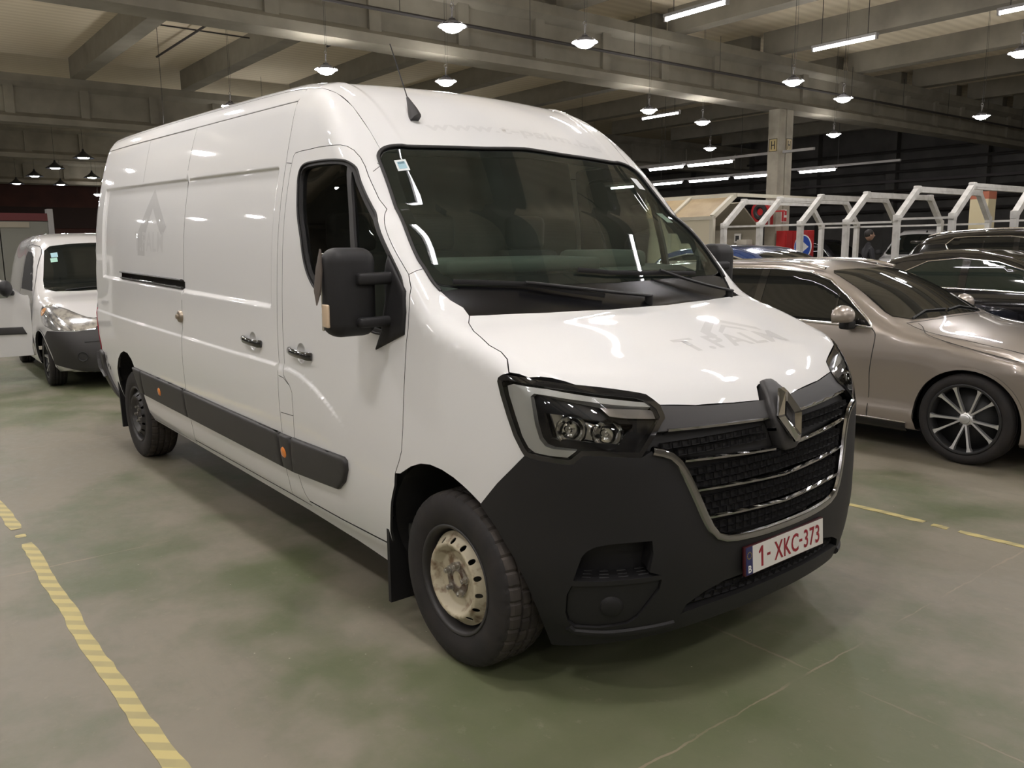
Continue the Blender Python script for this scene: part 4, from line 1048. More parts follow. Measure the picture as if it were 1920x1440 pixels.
# thin service pipe slung along the first beam
PIPE = mat('dark_pipe', (.035, .032, .030), .6)
mb = MB().tube([(-11.80, -16, 5.95), (-11.80, 42, 6.05)], .035, 6)
for y in np.arange(-10, 40, 3.2): mb.tube([(-11.80, y, 5.97), (-11.80, y, 6.9)], .008, 4)
mb.build('service_pipe', [PIPE], ceil)
for x, y0, y1, z in ((-15.5, -1, 3.1, 7.1), (-20, 3.4, 6.3, 7.1), (-16.0, 6.8, 10.1, 7.1)):
    MB().tube([(x-3.5, y0+1.5, z), (x+2.2, y0+1.5, z)], .03, 6).build('conduit', [PIPE], ceil)
    MB().tube([(x, y0, z+.04), (x, y1, z+.04)], .02, 6).build('conduit', [PIPE], ceil)
# walls
REDW = mat('wall_back_brick', (.085, .032, .022), .9, noise=(.8, (.05, .022, .018), .3, .7))
wb = hstruct(MB().box((-57.3, -16, 0), (-57, 42, 7.5)).build('wall_back', [REDW]))
MB().box((-57.0, -16, 5.65), (-56.8, 42, 7.4)).build('upper_band', [CONC], wb)
MB().box((-57.0, -16, 3.0), (-56.9, 42, 4.3)).build('cladding_panel', [mat('dark_brown', (.035, .020, .016), .9)], wb)
wr_ = hstruct(MB().box((-57, 38, 0), (14, 38.3, 7.5)).build('wall_right', [CONCD]))
DWALL = mat('dark_cladding', (.05, .046, .048), .9, noise=(.5, (.03, .028, .03), .3, .7))
for x in np.arange(-44, 10, 4.2):
    MB().box((x, 37.6, 0), (x+.45, 38.0, 7.4)).build('pilaster', [CONCD], wr_)
for z in (3.1, 3.6, 4.05, 4.5, 4.95, 5.4, 5.9):
    MB().tube([(-44, 37.45, z), (12, 37.45, z)], .07, 6).build('pipe_run', [PIPE if z != 4.5 else mat('grey_pipe', (.12,.11,.11), .6)], wr_)
wl = hstruct(MB().box((-57, -16.3, 0), (14, -16, 7.5)).build('wall_left', [CONC]))
wf_ = hstruct(MB().box((14, -16, 0), (14.3, 42, 7.5)).build('wall_front', [CONC]))
TRAY = mat('grey_tray', (.32, .31, .30), .5)
PW = mat('partition_grey', (.30, .29, .29), .8)
pwall = MB().box((-30, 19.2, 0), (-18.0, 19.3, 3.1)).build('partition', [PW]); pwall.rotation_euler = (0, 0, HY); tag(pwall, 'pale grey partition wall seen through the windows of the big van cab', 'partition')
for i in range(5): MB().box((-30+i*2.3, 19.12, 0), (-29.9+i*2.3, 19.2, 3.1)).build('partition_post', [TRAY], pwall)
# columns under the first beam
def column(x, y, label):
    mb = MB(); mb.box((x-.30, y, 0), (x+.06, y+.32, 5.40)); mb.box((x-.30, y+.36, 0), (x+.06, y+.68, 5.40)); mb.box((x-.28, y+.30, 0), (x+.0, y+.38, 5.40))
    o = mb.build('concrete_column', [mat('column_concrete', (.40, .37, .30), .85, noise=(2, (.27, .25, .20), .4, .7), bump=(9, .3, .008))])
    o.rotation_euler = (0, 0, HY); return tag(o, label, 'column')
column(-12.05, 18.60, 'tall pale concrete column behind the white frames, carrying the cross beam')

# ---- lamps
LAMPM = mat('lamp_glow', (1, 1, 1), emit=(1.0, .965, .965), estr=LAMP_POWER)
LAMPFAR = mat('far_lamp_glow', (1, 1, 1), emit=(.92, .96, 1.0), estr=LAMP_POWER*.9)
HOUS = mat('lamp_housing', (.055, .052, .055), .5, metal=.4)
ACRY = mat('acrylic_added_glow', (.8, .8, .8), .4, emit=(1.0, .955, .93), estr=LAMP_POWER*1.5)  # the ring emits by itself: uplight added to brighten the ceiling
def highbay():
    r = empty('pendant_lamp')
    MB().lathe([(0,.115),(.045,.115),(.055,.09),(.085,.08),(.11,.055),(.135,.03),(.165,.012),(.172,.0),(.160,.0)], 28).build('lamp_housing', [HOUS], r)
    MB().lathe([(0,-.085),(.05,-.082),(.10,-.066),(.145,-.035),(.168,.0),(0,.004)], 28).build('lamp_diffuser', [LAMPM], r)
    MB().lathe([(.172,.012),(.186,.008),(.200,.004)], 28).build('acrylic_reflector', [ACRY], r, fix=False)
    mb = MB(); mb.tube([(.215*math.cos(2*PI*i/24), .215*math.sin(2*PI*i/24), .005) for i in range(24)], .006, 5, closed=True)
    for a in range(6): mb.tube([(.215*math.cos(a*PI/3), .215*math.sin(a*PI/3), .005), (.15*math.cos(a*PI/3), .15*math.sin(a*PI/3), .05)], .004, 4)
    mb.build('wire_guard', [HOUS], r)
    mb = MB(); mb.tube([(0,0,.11),(0,0,.27)], .012, 6); mb.tube([(.03*math.cos(2*PI*i/12), 0, .295+.03*math.sin(2*PI*i/12)) for i in range(12)], .005, 5, closed=True)
    mb.tube([(0,0,.32),(0,0,2.62)], .004, 4); mb.tube([(.03,0,.22),(.05,0,.9),(.02,0,2.62)], .003, 4)
    mb.build('hanging_cord', [PIPE], r)
    return r
hb = highbay(); first = [True]
def hang(x, y, label, z=4.8, group=None, src=None):
    global hb
    if first[0] and src is None: o = hb; first[0] = False
    else: o = copy_tree(src or hb)
    o.location = hall(x, y, z); o.rotation_euler = (0, 0, HY+(x*1.3) % .6)
    tag(o, label, 'lamp'); 
    if group: o['group'] = group
    return o
GA = 'round pendant lamps hung from the roof'
SEEN = [(-8.08,4.63,'bright round pendant lamp above the van cab, left of the pair on the beam'),
 (-7.65,6.89,'bright round pendant lamp above the right end of the van roof'),
 (-11.9,4.47,'bright round pendant lamp just above the van side roof, with long cord'),
 (-11.56,6.85,'smaller pendant lamp just above the cab roof behind the aerial'),
 (-16.78,4.48,'pendant lamp half hidden by the van side roof edge'),
 (-21.2,4.28,'smallest lit pendant lamp peeking over the rear of the van roof'),
 (-7.57,12.53,'bright pendant lamp in front of the top of the concrete column'),
 (-8.06,15.23,'bright pendant lamp right of the top of the concrete column'),
 (-7.41,20.74,'pendant lamp highest at the far right, in front of the dark wall'),
 (-11.7,12.82,'pendant lamp just above a short tube light right of the van roof'),
 (-12.22,15.47,'pendant lamp left of the column, midway between two other pendants'),
 (-11.61,20.81,'pendant lamp right of the column at the height of the yellow signs'),
 (-16.01,20.56,'small lit pendant lamp lowest of those left of the column'),
 (-3.77,13.52,'pendant lamp cut by the right edge of the picture')]
for x, y, l in SEEN: hang(x, y, l, group=GA)
for x in (-7.7, -3.5, .7, 4.9):       # the same grid goes on over the camera and beside the van
    for y in (-3.6, -1.2, 4.5, 6.9, 12.7):
        if x == -7.7 and y > 0 or (x == -3.5 and y == 12.7): continue
        hang(x, y, 'unseen pendant lamp added to brighten the ceiling and the far wall', group='round pendant lamps outside the picture')
for x, y in [(x, y) for x in (-7.7,-3.5,.7,4.9,9.1) for y in (-8.9,-11.4,15.3,20.7,28,31) if not (x == -7.7 and y > 0) and not (x == -3.5 and y > 0)]+[(x, y) for x in (-11.9,-16.7,-21,-25.5,-31) for y in (-3.6,-1.2,-9)]+[(9.1,y) for y in (-3.6,-1.2,4.5,6.9,12.7)]+[(x, y) for x in (-26,-31,-36,-41,-46,-51) for y in (9,15,21) if y < -x*.62]: hang(x, y, 'unseen pendant lamp added to brighten the ceiling and the far wall', group='round pendant lamps outside the picture')  # extra unseen lamps added to lift ceiling and far wall
def cone():
    r = empty('cone_lamp')
    MB().lathe([(.03,.32),(.05,.24),(.16,.14),(.34,.02),(.345,0),(.33,.0),(.15,.12),(.03,.2)], 24).build('cone_shade', [mat('black_shade', (.012,.013,.018), .5)], r)
    MB().lathe([(0,-.015),(.14,-.01),(.20,.035),(0,.06)], 20).build('lamp_diffuser', [LAMPFAR], r)
    MB().tube([(0,0,.3),(0,0,2.6)], .006, 4).build('hanging_cord', [PIPE], r)
    return r
cn = cone()
CONES = [(-30.3,4.14,'dark cone lamp highest above the small white van, nearest the van side'),
 (-34.9,4.04,'dark cone lamp second highest in the far row at left'),
 (-39.3,4.0,'dark cone lamp third in the far row at left'),
 (-44.3,4.0,'dark cone lamp farthest left and smallest of the far row'),
 (-38.9,6.2,'dark cone lamp hanging directly below the highest cone lamp'),
 (-44.1,5.87,'dark cone lamp low in the middle of the far cone lamps')]
for i, (x, y, l) in enumerate(CONES):
    o = cn if i == 0 else copy_tree(cn); o.location = hall(x, y, 4.8); tag(o, l, 'lamp', 'dark cone lamps far away at left')
# tube lights
TUBEM = mat('tube_glow', (1, 1, 1), emit=(.98, .95, 1.0), estr=TUBE_POWER)
TRAY = mat('grey_tray', (.32, .31, .30), .5)
def tube_light(x0, x1, y, z, label, group, drop=0.0):
    r = empty('tube_light', hall(x0, y, z), (0, 0, HY)); L_ = x1-x0
    MB().box((-.03, -.06, .03), (L_+.03, .06, .09)).build('tube_housing', [TRAY], r)
    MB().tube([(0, 0, 0), (L_, 0, 0)], .035, 10).build('tube', [TUBEM], r)
    mb = MB(); 
    for q in (-.01, L_+.01): mb.box((q-.02, -.04, -.045), (q+.02, .04, .05))
    mb.build('end_cap', [TRAY], r)
    if drop:
        mb = MB()
        for q in (.2, L_-.2): mb.tube([(q, 0, .09), (q, 0, drop)], .01, 4)
        mb.build('bracket', [PIPE], r)
    return tag(r, label, 'lamp', group)
GT = 'tube lights fixed under the roof joists'
tube_light(-9.42, -7.92, 10.80, 6.1, 'long bright tube light at the top edge, nearest the picture middle', GT, 1.28)
tube_light(-9.17, -7.63, 15.71, 6.1, 'long bright tube light under the joist right of the column', GT, 1.28)
tube_light(-5.16, -3.62, 15.88, 6.1, 'long bright tube light cut by the top right corner', GT, 1.28)
tube_light(-18.95, -17.25, 20.4, 6.1, 'short slanting tube light right of the van roof', GT, 1.28)
for x, y in ((-9.3,1.0),(-9.3,-3.9),(-5.1,1.0),(-5.1,5.6),(-1.0,1.0),(-1.0,5.9),(3.1,1.0),(3.1,5.9),(-1.0,10.8),(3.1,10.8),(-1.0,15.7),(-1.0,-3.9)):
    tube_light(x, x+1.55, y, 6.1, 'tube light under a roof joist, outside the picture above the van', 'tube lights outside the picture', 1.28)
def rail(y, segs, x0, x1, label, sl=0.0):
    r = empty('light_rail', hall(x0, y, 4.15), (0, 0, HY+sl))
    MB().box((0, -.04, .03), (x1-x0, .04, .10)).build('rail_tray', [TRAY], r)
    for a, b_ in segs:
        f = MB().box((a-x0-.05, -.09, -.02), (b_-x0+.05, .09, .04)).build('tube_fitting', [TRAY], r)
        MB().tube([(a-x0, 0, -.05), (b_-x0, 0, -.05)], .045, 8).build('tube', [TUBEM], f)
    mb = MB()
    for q in np.arange(.5, x1-x0, 4): mb.tube([(q, 0, .1), (q, 0, 3.25)], .008, 4)
    mb.build('rail_hanger', [PIPE], r)
    return tag(r, label, 'lamp', 'long hanging light rails with tubes')
rail(18.85, [(-17.14, -15.74), (-15.48, -13.80)], -21, -11.0, 'upper hanging light rail with two lit tubes, left of the column')
rail(24.3, [(-24.4, -22.7), (-22.3, -20.4), (-19.95, -18.1), (-17.75, -15.9), (-14.95, -13.6)], -26, -11.3, 'lower longer hanging light rail with a row of lit tubes passing behind the column')
rail(9.4, [(-8.5, -7.0), (-6.8, -5.3)], -9.0, -4.0, 'hanging light rail beside the grey estate car, hidden behind the van roof') if False else None

# ---- floor tape
TAPE = bpy.data.materials.new('yellow_tape'); TAPE.use_nodes = True
nt = TAPE.node_tree; b = nt.nodes['Principled BSDF']; b.inputs['Roughness'].default_value = .55
tc = nt.nodes.new('ShaderNodeTexCoord'); mp = nt.nodes.new('ShaderNodeMapping'); mp.inputs['Rotation'].default_value = (0, 0, .75); nt.links.new(tc.outputs['Object'], mp.inputs[0])
wv = nt.nodes.new('ShaderNodeTexWave'); wv.bands_direction = 'X'; wv.inputs['Scale'].default_value = 3.6; wv.inputs['Distortion'].default_value = .5; wv.inputs['Detail'].default_value = 3
nt.links.new(mp.outputs[0], wv.inputs['Vector'])
r_ = nt.nodes.new('ShaderNodeMapRange'); r_.inputs[1].default_value = .42; r_.inputs[2].default_value = .62; nt.links.new(wv.outputs['Fac'], r_.inputs[0])
nz = nt.nodes.new('ShaderNodeTexNoise'); nz.inputs['Scale'].default_value = 5; nz.inputs['Detail'].default_value = 6; nt.links.new(tc.outputs['Object'], nz.inputs['Vector'])
mm = nt.nodes.new('ShaderNodeMath'); mm.operation = 'MULTIPLY'; nt.links.new(r_.outputs[0], mm.inputs[0])
r2 = nt.nodes.new('ShaderNodeMapRange'); r2.inputs[1].default_value = .3; r2.inputs[2].default_value = .6; r2.inputs[3].default_value = .55; r2.inputs[4].default_value = 1.0; nt.links.new(nz.outputs['Fac'], r2.inputs[0]); nt.links.new(r2.outputs[0], mm.inputs[1])
mx = nt.nodes.new('ShaderNodeMix'); mx.data_type = 'RGBA'; mx.inputs[6].default_value = (.47, .39, .15, 1); mx.inputs[7].default_value = (.32, .275, .125, 1)
nt.links.new(mm.outputs[0], mx.inputs[0]); nt.links.new(mx.outputs[2], b.inputs['Base Color'])
def tape(x0, x1, y, w, label, group):
    rr = random.Random(int(x0*100)); n = max(6, int((x1-x0)/.07)); vs = []; fs = []
    for i in range(n+1):
        x = x0+(x1-x0)*i/n; c = y+.012*math.sin(x*1.7)+.004*math.sin(x*7)
        a = w/2+rr.uniform(-.004, .004); b_ = w/2+rr.uniform(-.004, .004)
        if i in (0, n): a *= .7; b_ *= .8
        zz = .0015+.0012*abs(math.sin(x*9))
        vs += [(x+rr.uniform(-.01, .01), c-a, 0), (x, c-a, zz), (x, c+b_, zz), (x+rr.uniform(-.01, .01), c+b_, 0)]
    for i in range(n): fs += [(4*i+k, 4*i+k+1, 4*i+5+k, 4*i+4+k) for k in range(3)]
    o = MB().add(vs, fs).build('floor_tape', [TAPE]); return tag(o, label, 'tape', group)
tape(-2.67, .6, -2.052, .067, 'long worn yellow striped tape on the floor at lower left', 'yellow tape left of the van')
tape(-2.86, -2.80, -2.05, .05, 'tiny torn scrap of yellow tape between two tape lengths at left', 'yellow tape left of the van')
tape(-7.5, -2.98, -2.05, .07, 'yellow tape length running off the left edge of the picture', 'yellow tape left of the van')
tape(-6.0, .42, 2.045, .055, 'yellow tape on the floor beyond the van bumper, nearest the bumper', 'yellow tape right of the van')
tape(.47, .56, 2.035, .05, 'short middle piece of yellow tape beyond the van', 'yellow tape right of the van')
tape(.62, .98, 2.033, .05, 'last piece of yellow tape beyond the van, ending at right', 'yellow tape right of the van')

# ---- white portal frames
FRM = mat('white_frame_paint', (.60, .59, .56), .5, noise=(7, (.46, .45, .42), .45, .75))
def portal(x, dz, label):
    r = empty('portal_frame', hall(x, 13.0, 0), (0, 0, HY))
    P = [(0, 0), (0, 2.0+dz), (.72, 2.56+dz), (3.42, 2.57+dz), (4.0, 2.02+dz), (4.0, 0)]
    names = ['post', 'rafter', 'ridge_beam', 'rafter', 'post']
    for i, nm in enumerate(names):
        (y0, z0), (y1, z1) = P[i], P[i+1]; L_ = math.hypot(y1-y0, z1-z0); a = math.atan2(z1-z0, y1-y0)
        M = Matrix.Translation((0, y0, z0)) @ Matrix.Rotation(a, 4, 'X')
        mb = MB().box((-.05, 0, -.055), (.05, L_, .055), M=M)
        mb.box((-.053, 0, -.012), (.053, L_, .012), M=M)
        mb.build(nm, [FRM], r)
    for (y, z) in P[1:5]: MB().rbox((0, y, z), (.115, .14, .14), .02, 2).build('corner_joint', [FRM], r)
    return tag(r, label, 'frame', 'white portal frames standing in a row')
FX = [(-9.52, 0, 'white portal frame farthest left of the row, beside the cream booth'), (-8.56, 0, 'white portal frame second from the cream booth, crossing the red hose reel'),
 (-7.56, 0, 'white portal frame third from the cream booth, in front of the blue round sign'), (-6.53, 0, 'white portal frame in the middle of the row, left of the person'),
 (-5.50, .05, 'white portal frame right of the person, in front of the far white van'), (-4.48, .05, 'white portal frame nearest the cream pillar with the orange top'),
 (-3.45, .05, 'white portal frame at the right edge above the black cars')]
for a in FX: portal(*a)
for y, x1, l in ((13.0, -4.4, 'thin white rail joining the near posts of the portal frames'), (17.0, -1.0, 'thin white rail joining the far posts of the portal frames')):
    for s0, s1, z in ((-9.5, -5.55, 2.0), (-5.5, x1, 2.05)):
        o = MB().box((s0, y-.115 if y < 15 else y+.075, z-.035), (s1, y-.075 if y < 15 else y+.115, z+.005)).build('frame_rail', [FRM]); o.rotation_euler = (0, 0, HY)
        tag(o, l+(', left length' if s0 < -9 else ', right length'), 'rail')
o = MB().box((-6.9, 17.07, 1.42), (-4.6, 17.15, 1.47)).box((-6.42, 17.08, .95), (-5.92, 17.14, 1.42)).build('cross_panel', [FRM]); o.rotation_euler = (0, 0, HY)
tag(o, 'low white crosspiece with a square white panel under it, seen between portal frames', 'panel')
# ---- cream booth
BC = mat('booth_cream', (.56, .51, .38), .6); BT = mat('booth_tan', (.36, .27, .15), .6, noise=(4, (.30, .22, .12), .4, .7)); BF = mat('booth_frame', (.50, .47, .38), .5)
r = empty('booth', hall(-9.80, 13.0, 0), (0, 0, HY), 'cream booth with a slanting tan roof beside the portal frames', 'booth')
for i in range(5):
    x1 = -i*1.25-.10; x0 = x1-1.15
    MB().box((x0, -.02, 0), (x1, .02, 2.16)).build('wall_panel', [BC], r)
    MB().add([(x0, 0, 2.24), (x1, 0, 2.24), (x1, .75, 2.72), (x0, .75, 2.72), (x0, .03, 2.20), (x1, .03, 2.20), (x1, .77, 2.68), (x0, .77, 2.68)], [(0,1,2,3),(7,6,5,4),(0,4,5,1),(1,5,6,2),(2,6,7,3),(3,7,4,0)]).build('roof_panel', [BT], r)
    MB().box((x1, -.04, 0), (x1+.10, .05, 2.24)).build('post', [BF], r)
    M = Matrix.Translation((x1+.05, 0, 2.22)) @ Matrix.Rotation(math.atan2(.5, .78), 4, 'X')
    MB().box((-.05, 0, -.05), (.05, .93, .06), M=M).build('rafter', [BF], r)
MB().box((-6.3, -.05, 2.16), (0, .05, 2.24)).build('eaves_rail', [BF], r)
MB().box((-6.3, .70, 2.68), (0, .82, 2.78)).build('ridge_rail', [BF], r)
MB().box((-.06, .8, 2.70), (.02, 5.2, 2.78)).build('ridge_beam', [BF], r)
MB().box((-6.3, 5.0, 0), (-2.35, 5.06, 2.2)).build('wall_panel', [mat('booth_inside', (.30, .27, .21), .7)], r)
MB().box((-6.3, 5.0, 2.0), (-2.35, 5.1, 2.15)).build('wall_rail', [mat('booth_rail', (.22,.19,.13), .6)], r)
M = Matrix.Translation((-3.9, 5.0, 2.15)) @ Matrix.Rotation(math.atan2(.6, -.8), 4, 'X')
MB().box((-1.5, 0, -.02), (1.5, 1.0, .02), M=M).build('roof_panel', [mat('booth_inside')], r)
BOXM = mat('pale_box', (.42, .39, .33), .6)
def small(name, x, y, z0, z1, w, d, m_, label, cat):
    o = MB().rbox((0, 0, (z1-z0)/2), (w, d, z1-z0), .02, 2).build(name, [m_]); o.location = hall(x, y, z0); o.rotation_euler = (0, 0, HY); return tag(o, label, cat)
small('wall_box', -12.42, 17.75, 0, 1.72, .35, .3, BOXM, 'pale grey upright box against the inner wall behind the first frame', 'box')
small('cream_post', -9.05, 14.2, 0, 1.55, .16, .12, mat('cream_post', (.55, .52, .40), .6), 'short cream post between the second frame and the column', 'post')
o = small('framed_notice', -12.80, 17.93, 1.62, 1.90, .24, .03, mat('white_paint_dull', (.6, .58, .54), .6), 'small framed notice on the inner wall behind the first frame', 'sign')
MB().box((-.06, -.025, .06), (.06, -.016, .22)).build('notice_print', [SHUT], o)
# ---- things on and around the column
RED = mat('fire_red', (.40, .018, .020), .45); REDD = mat('sign_red', (.45, .03, .035), .5); SWH = mat('sign_white', (.75, .74, .72), .5)
r = empty('fire_cabinet', hall(-11.62, 18.62, 0), (0, 0, HY), 'red fire cabinet at the foot of the concrete column', 'cabinet')
MB().box((-.25, -.12, 0), (.05, .55, 1.96)).build('cabinet_body', [RED], r)
MB().box((.05, -.10, .05), (.08, .20, 1.93)).build('cabinet_door', [RED], r)
MB().box((.05, .23, .05), (.08, .53, 1.93)).build('cabinet_door', [RED], r)
o = small('wall_box', -11.62, 18.70, 1.38, 1.68, .12, .22, SWH, 'small white box fixed on the red cabinet', 'box')
small('fire_cabinet', -11.72, 19.85, 0, 1.98, .22, .40, RED, 'narrow red cabinet partly behind the blue round sign', 'cabinet')
r = empty('round_sign', hall(-10.9, 18.35, 1.50), (0, 0, HY-.25), 'blue round road sign with a white arrow behind a portal frame', 'sign')
SB = mat('sign_blue', (.02, .07, .38), .4)
mb = MB().lathe([(0,.012),(.33,.012),(.34,0),(.33,-.012),(0,-.012)], 40, axis='y'); mb.build('sign_plate', [SWH], r)
MB().lathe([(0,-.016),(.31,-.016),(.31,-.012)], 40, axis='y').build('sign_face', [SB], r)
MB().prism([(-.22,-.05),(.02,-.05),(.02,-.14),(.24,0),(.02,.14),(.02,.05),(-.22,.05)], -.020, -.015, 'y').build('sign_arrow', [SWH], r)
MB().cyl((0,.03,-1.5), (0,.03,-.2), .03).build('sign_post', [TRAY], r)
def plate_sign(x, y, z, w, h, face, label, marks, rz=0.0, axis='y'):
    r = empty('wall_sign', hall(x, y, z), (0, 0, HY+rz), label, 'sign')
    MB().box((-w/2, -.012, -h/2), (w/2, 0, h/2)).build('sign_plate', [face], r)
    for nm, poly, m_ in marks: MB().prism(poly, -.016, -.011, 'y').build(nm, [m_], r)
    return r
YSGN = mat('sign_yellow', (.45, .36, .17), .6)
def hmark(s_):
    a, b_, t = .065*s_, .115*s_, .028*s_
    return [('letter_h', [(-a,-b_),(-a+t,-b_),(-a+t,-t/2),(a-t,-t/2),(a-t,-b_),(a,-b_),(a,b_),(a-t,b_),(a-t,t/2),(-a+t,t/2),(-a+t,b_),(-a,b_)], SHUT)]
fr = [('sign_border', [(-.135,-.18),(.135,-.18),(.135,-.165),(-.135,-.165)], SHUT), ('sign_border', [(-.135,.165),(.135,.165),(.135,.18),(-.135,.18)], SHUT), ('sign_border', [(-.135,-.18),(-.12,-.18),(-.12,.18),(-.135,.18)], SHUT), ('sign_border', [(.12,-.18),(.135,-.18),(.135,.18),(.12,.18)], SHUT)]
plate_sign(-12.17, 18.60, 4.40, .27, .36, YSGN, 'yellow H sign on the left face of the concrete column', hmark(1)+fr)
plate_sign(-11.99, 19.10, 4.42, .27, .36, YSGN, 'yellow H sign on the right face of the concrete column', hmark(1)+fr, PI/2)
ext = [('extinguisher_mark', [(-.035,-.13),(.035,-.13),(.035,.04),(.015,.08),(.015,.12),(-.015,.12),(-.015,.08),(-.035,.04)], SWH)]
plate_sign(-12.2, 18.60, 2.28, .26, .32, REDD, 'red fire extinguisher sign low on the left face of the column', ext)
plate_sign(-11.99, 19.0, 2.40, .26, .36, SWH, 'white and red fire hose sign on the right face of the column', [('hose_mark', [(-.12,-.16),(-.02,-.16),(-.02,.16),(-.12,.16)], REDD), ('hose_mark', [(0,-.16),(.12,-.16),(.12,-.05),(0,-.05)], REDD), ('hose_mark', [(.02,.02),(.12,.02),(.12,.15),(.02,.15)], REDD)], PI/2)
r = empty('hose_reel', hall(-12.05, 18.05, 2.50), (0, 0, HY), 'red hose reel hanging left of the concrete column', 'hose reel')
MB().lathe([(.0,-.02),(.30,-.02),(.31,-.05),(.31,-.12),(.0,-.12)], 28, axis='y').build('reel_guard', [RED], r)
MB().lathe([(.10,-.14),(.14,-.18),(.20,-.18),(.23,-.14),(.23,-.12),(.10,-.12)], 28, axis='y').build('hose_coil', [RUBBER], r)
MB().box((-.05,-.02,-.02), (.7, .04, .02)).build('reel_bracket', [RED], r)
# cream pillar with an orange cap
r = empty('cream_pillar', hall(-6.06, 18.0, 0), (0, 0, HY), 'cream pillar with an orange band on top, behind the right portal frames', 'pillar')
MB().box((-.20,-.20,0), (.20,.20,2.56)).build('pillar_shaft', [mat('pillar_cream', (.62,.54,.34), .6)], r)
MB().box((-.205,-.205,2.56), (.205,.205,2.73)).build('pillar_cap', [mat('pillar_orange', (.42,.13,.07), .6)], r)
# grey cabin with a red fascia far left
r = empty('cabin', hall(-26, -6.0, 0), (0, 0, HY), 'grey cabin wall with a red band above it, far left behind the small white van', 'cabin')
for i in range(6): MB().box((-.3, i*1.37, 0), (0, i*1.37+1.34, 2.48)).build('wall_panel', [mat('cabin_grey', (.20,.20,.17), .7)], r)
MB().box((-.35, 0, 2.50), (.02, 8.1, 2.72)).build('fascia', [mat('fascia_red', (.10,.012,.012), .6)], r)
MB().box((.0, 6.7, 2.30), (.03, 7.6, 2.46)).build('notice_board', [mat('booth_inside')], r)
MB().box((-.3, 8.1, 0), (.05, 8.25, 2.85)).build('corner_post', [TRAY], r)
# person
def person():
    r = empty('person', hall(-7.12, 15.0, 0), (0, 0, HY+2.4), 'person in dark clothes standing among the white frames', 'person')
    DK = mat('dark_clothes', (.018,.018,.022), .8); SK = mat('skin', (.28,.17,.12), .6); HR = mat('dark_hair', (.015,.012,.010), .7)
    V_ = [(0,0,.98,.15),(0,0,1.15,.15),(0,.02,1.38,.17),(0,.02,1.54,.075),(0,.01,1.62,.065),
          (-.10,0,.93,.10),(-.12,.01,.52,.075),(-.12,0,.09,.05),(-.12,-.12,.05,.045),
          (.10,0,.93,.10),(.12,.01,.52,.075),(.12,0,.09,.05),(.12,-.12,.05,.045),
          (-.20,.02,1.46,.07),(-.25,-.02,1.20,.052),(-.22,-.16,1.02,.042),(-.20,-.26,1.00,.035),
          (.20,.02,1.46,.07),(.25,-.02,1.20,.052),(.22,-.16,1.02,.042),(.20,-.26,1.00,.035)]
    E_ = [(0,1),(1,2),(2,3),(3,4),(0,5),(5,6),(6,7),(7,8),(0,9),(9,10),(10,11),(11,12),(2,13),(13,14),(14,15),(15,16),(2,17),(17,18),(18,19),(19,20)]
    me = bpy.data.meshes.new('body'); me.from_pydata([v[:3] for v in V_], E_, []); o = from_mesh('body', me, r)
    md = o.modifiers.new('s', 'SKIN'); 
    for i, v in enumerate(V_): me.skin_vertices[0].data[i].radius = (v[3], v[3]*.8)
    me.skin_vertices[0].data[0].use_root = True
    o.modifiers.new('d', 'SUBSURF').levels = 1; o.modifiers['d'].render_levels = 1; me.materials.append(DK)
    mb = MB().sphere((0, .0, 1.76), (.078, .098, .12), 16); mb.sphere((-.08,0,1.75),(.015,.02,.03),8); mb.sphere((.08,0,1.75),(.015,.02,.03),8); mb.sphere((0,-.10,1.75),(.012,.02,.02),8)
    mb.build('head', [SK], r); MB().sphere((0,.018,1.79), (.086,.102,.105), 16).build('hair', [HR], r)
    for sx in (-.20, .20):
        mb = MB().rbox((sx, -.30, 1.00), (.035,.09,.08), .012, 2)
        for k in range(4): mb.tube([(sx+.0, -.34, 1.03-.02*k), (sx*.98, -.38, 1.02-.02*k), (sx*.95, -.385, .995-.02*k)], .008, 6)
        mb.tube([(sx, -.31, 1.03), (sx*.9, -.35, 1.05)], .009, 6); mb.build('hand', [SK], r)
person()

# ================================================================ the other vehicles
def car_surf(top, width, nose, tail, green, crown=.05, kc=.10, kend=.30, zb=.20, flank=None, noseb=.22, tailb=.10, smooth=.075):
    """top: (x,z) silhouette; width: (x, half width); nose/tail: (z, x); green: (z, inset) tumblehome above the belt"""
    tx, tz = map(np.array, zip(*sorted(top)))
    gx = np.arange(tx[0]-.3, tx[-1]+.3, .04); gz_ = np.interp(gx, tx, tz); kr = np.exp(-.5*(np.arange(-6, 7)*.04/smooth)**2); kr /= kr.sum()
    gz_ = np.convolve(np.pad(gz_, 6, 'edge'), kr, 'valid'); tx, tz = gx, gz_
    wx, ww = map(np.array, zip(*sorted(width)))
    nz, nx = map(np.array, zip(*sorted(nose))); az, ax = map(np.array, zip(*sorted(tail))); gz, gi = map(np.array, zip(*sorted(green)))
    fz, fi = (map(np.array, zip(*sorted(flank))) if flank else (None, None))
    def f(q):
        x, y, z = q[...,0], q[...,1], q[...,2]; ay = np.abs(y)
        W = spl(wx, ww, x)-spl(gz, gi, z)
        if flank: W = W-spl(fz, fi, z)*sstep(x, -3.2, -2.8)*sstep(-x, .1, .4)
        side = ay-W
        sl = (spl(tx, tz, x+.02)-spl(tx, tz, x-.02))/.04
        t = (z-(spl(tx, tz, x+.10*ay*ay)-crown*ay*ay))/np.sqrt(1+sl*sl)
        no = x-(spl(nz, nx, z)-noseb*y*y); ta = -x+(spl(az, ax, z)+tailb*y*y)
        b = smax(side, t, kc); b = smax(b, no, kend); b = smax(b, ta, kend*.7)
        return smax(b, zb-z, .05)
    return f, (float(nx.max()), float(ax.min()))
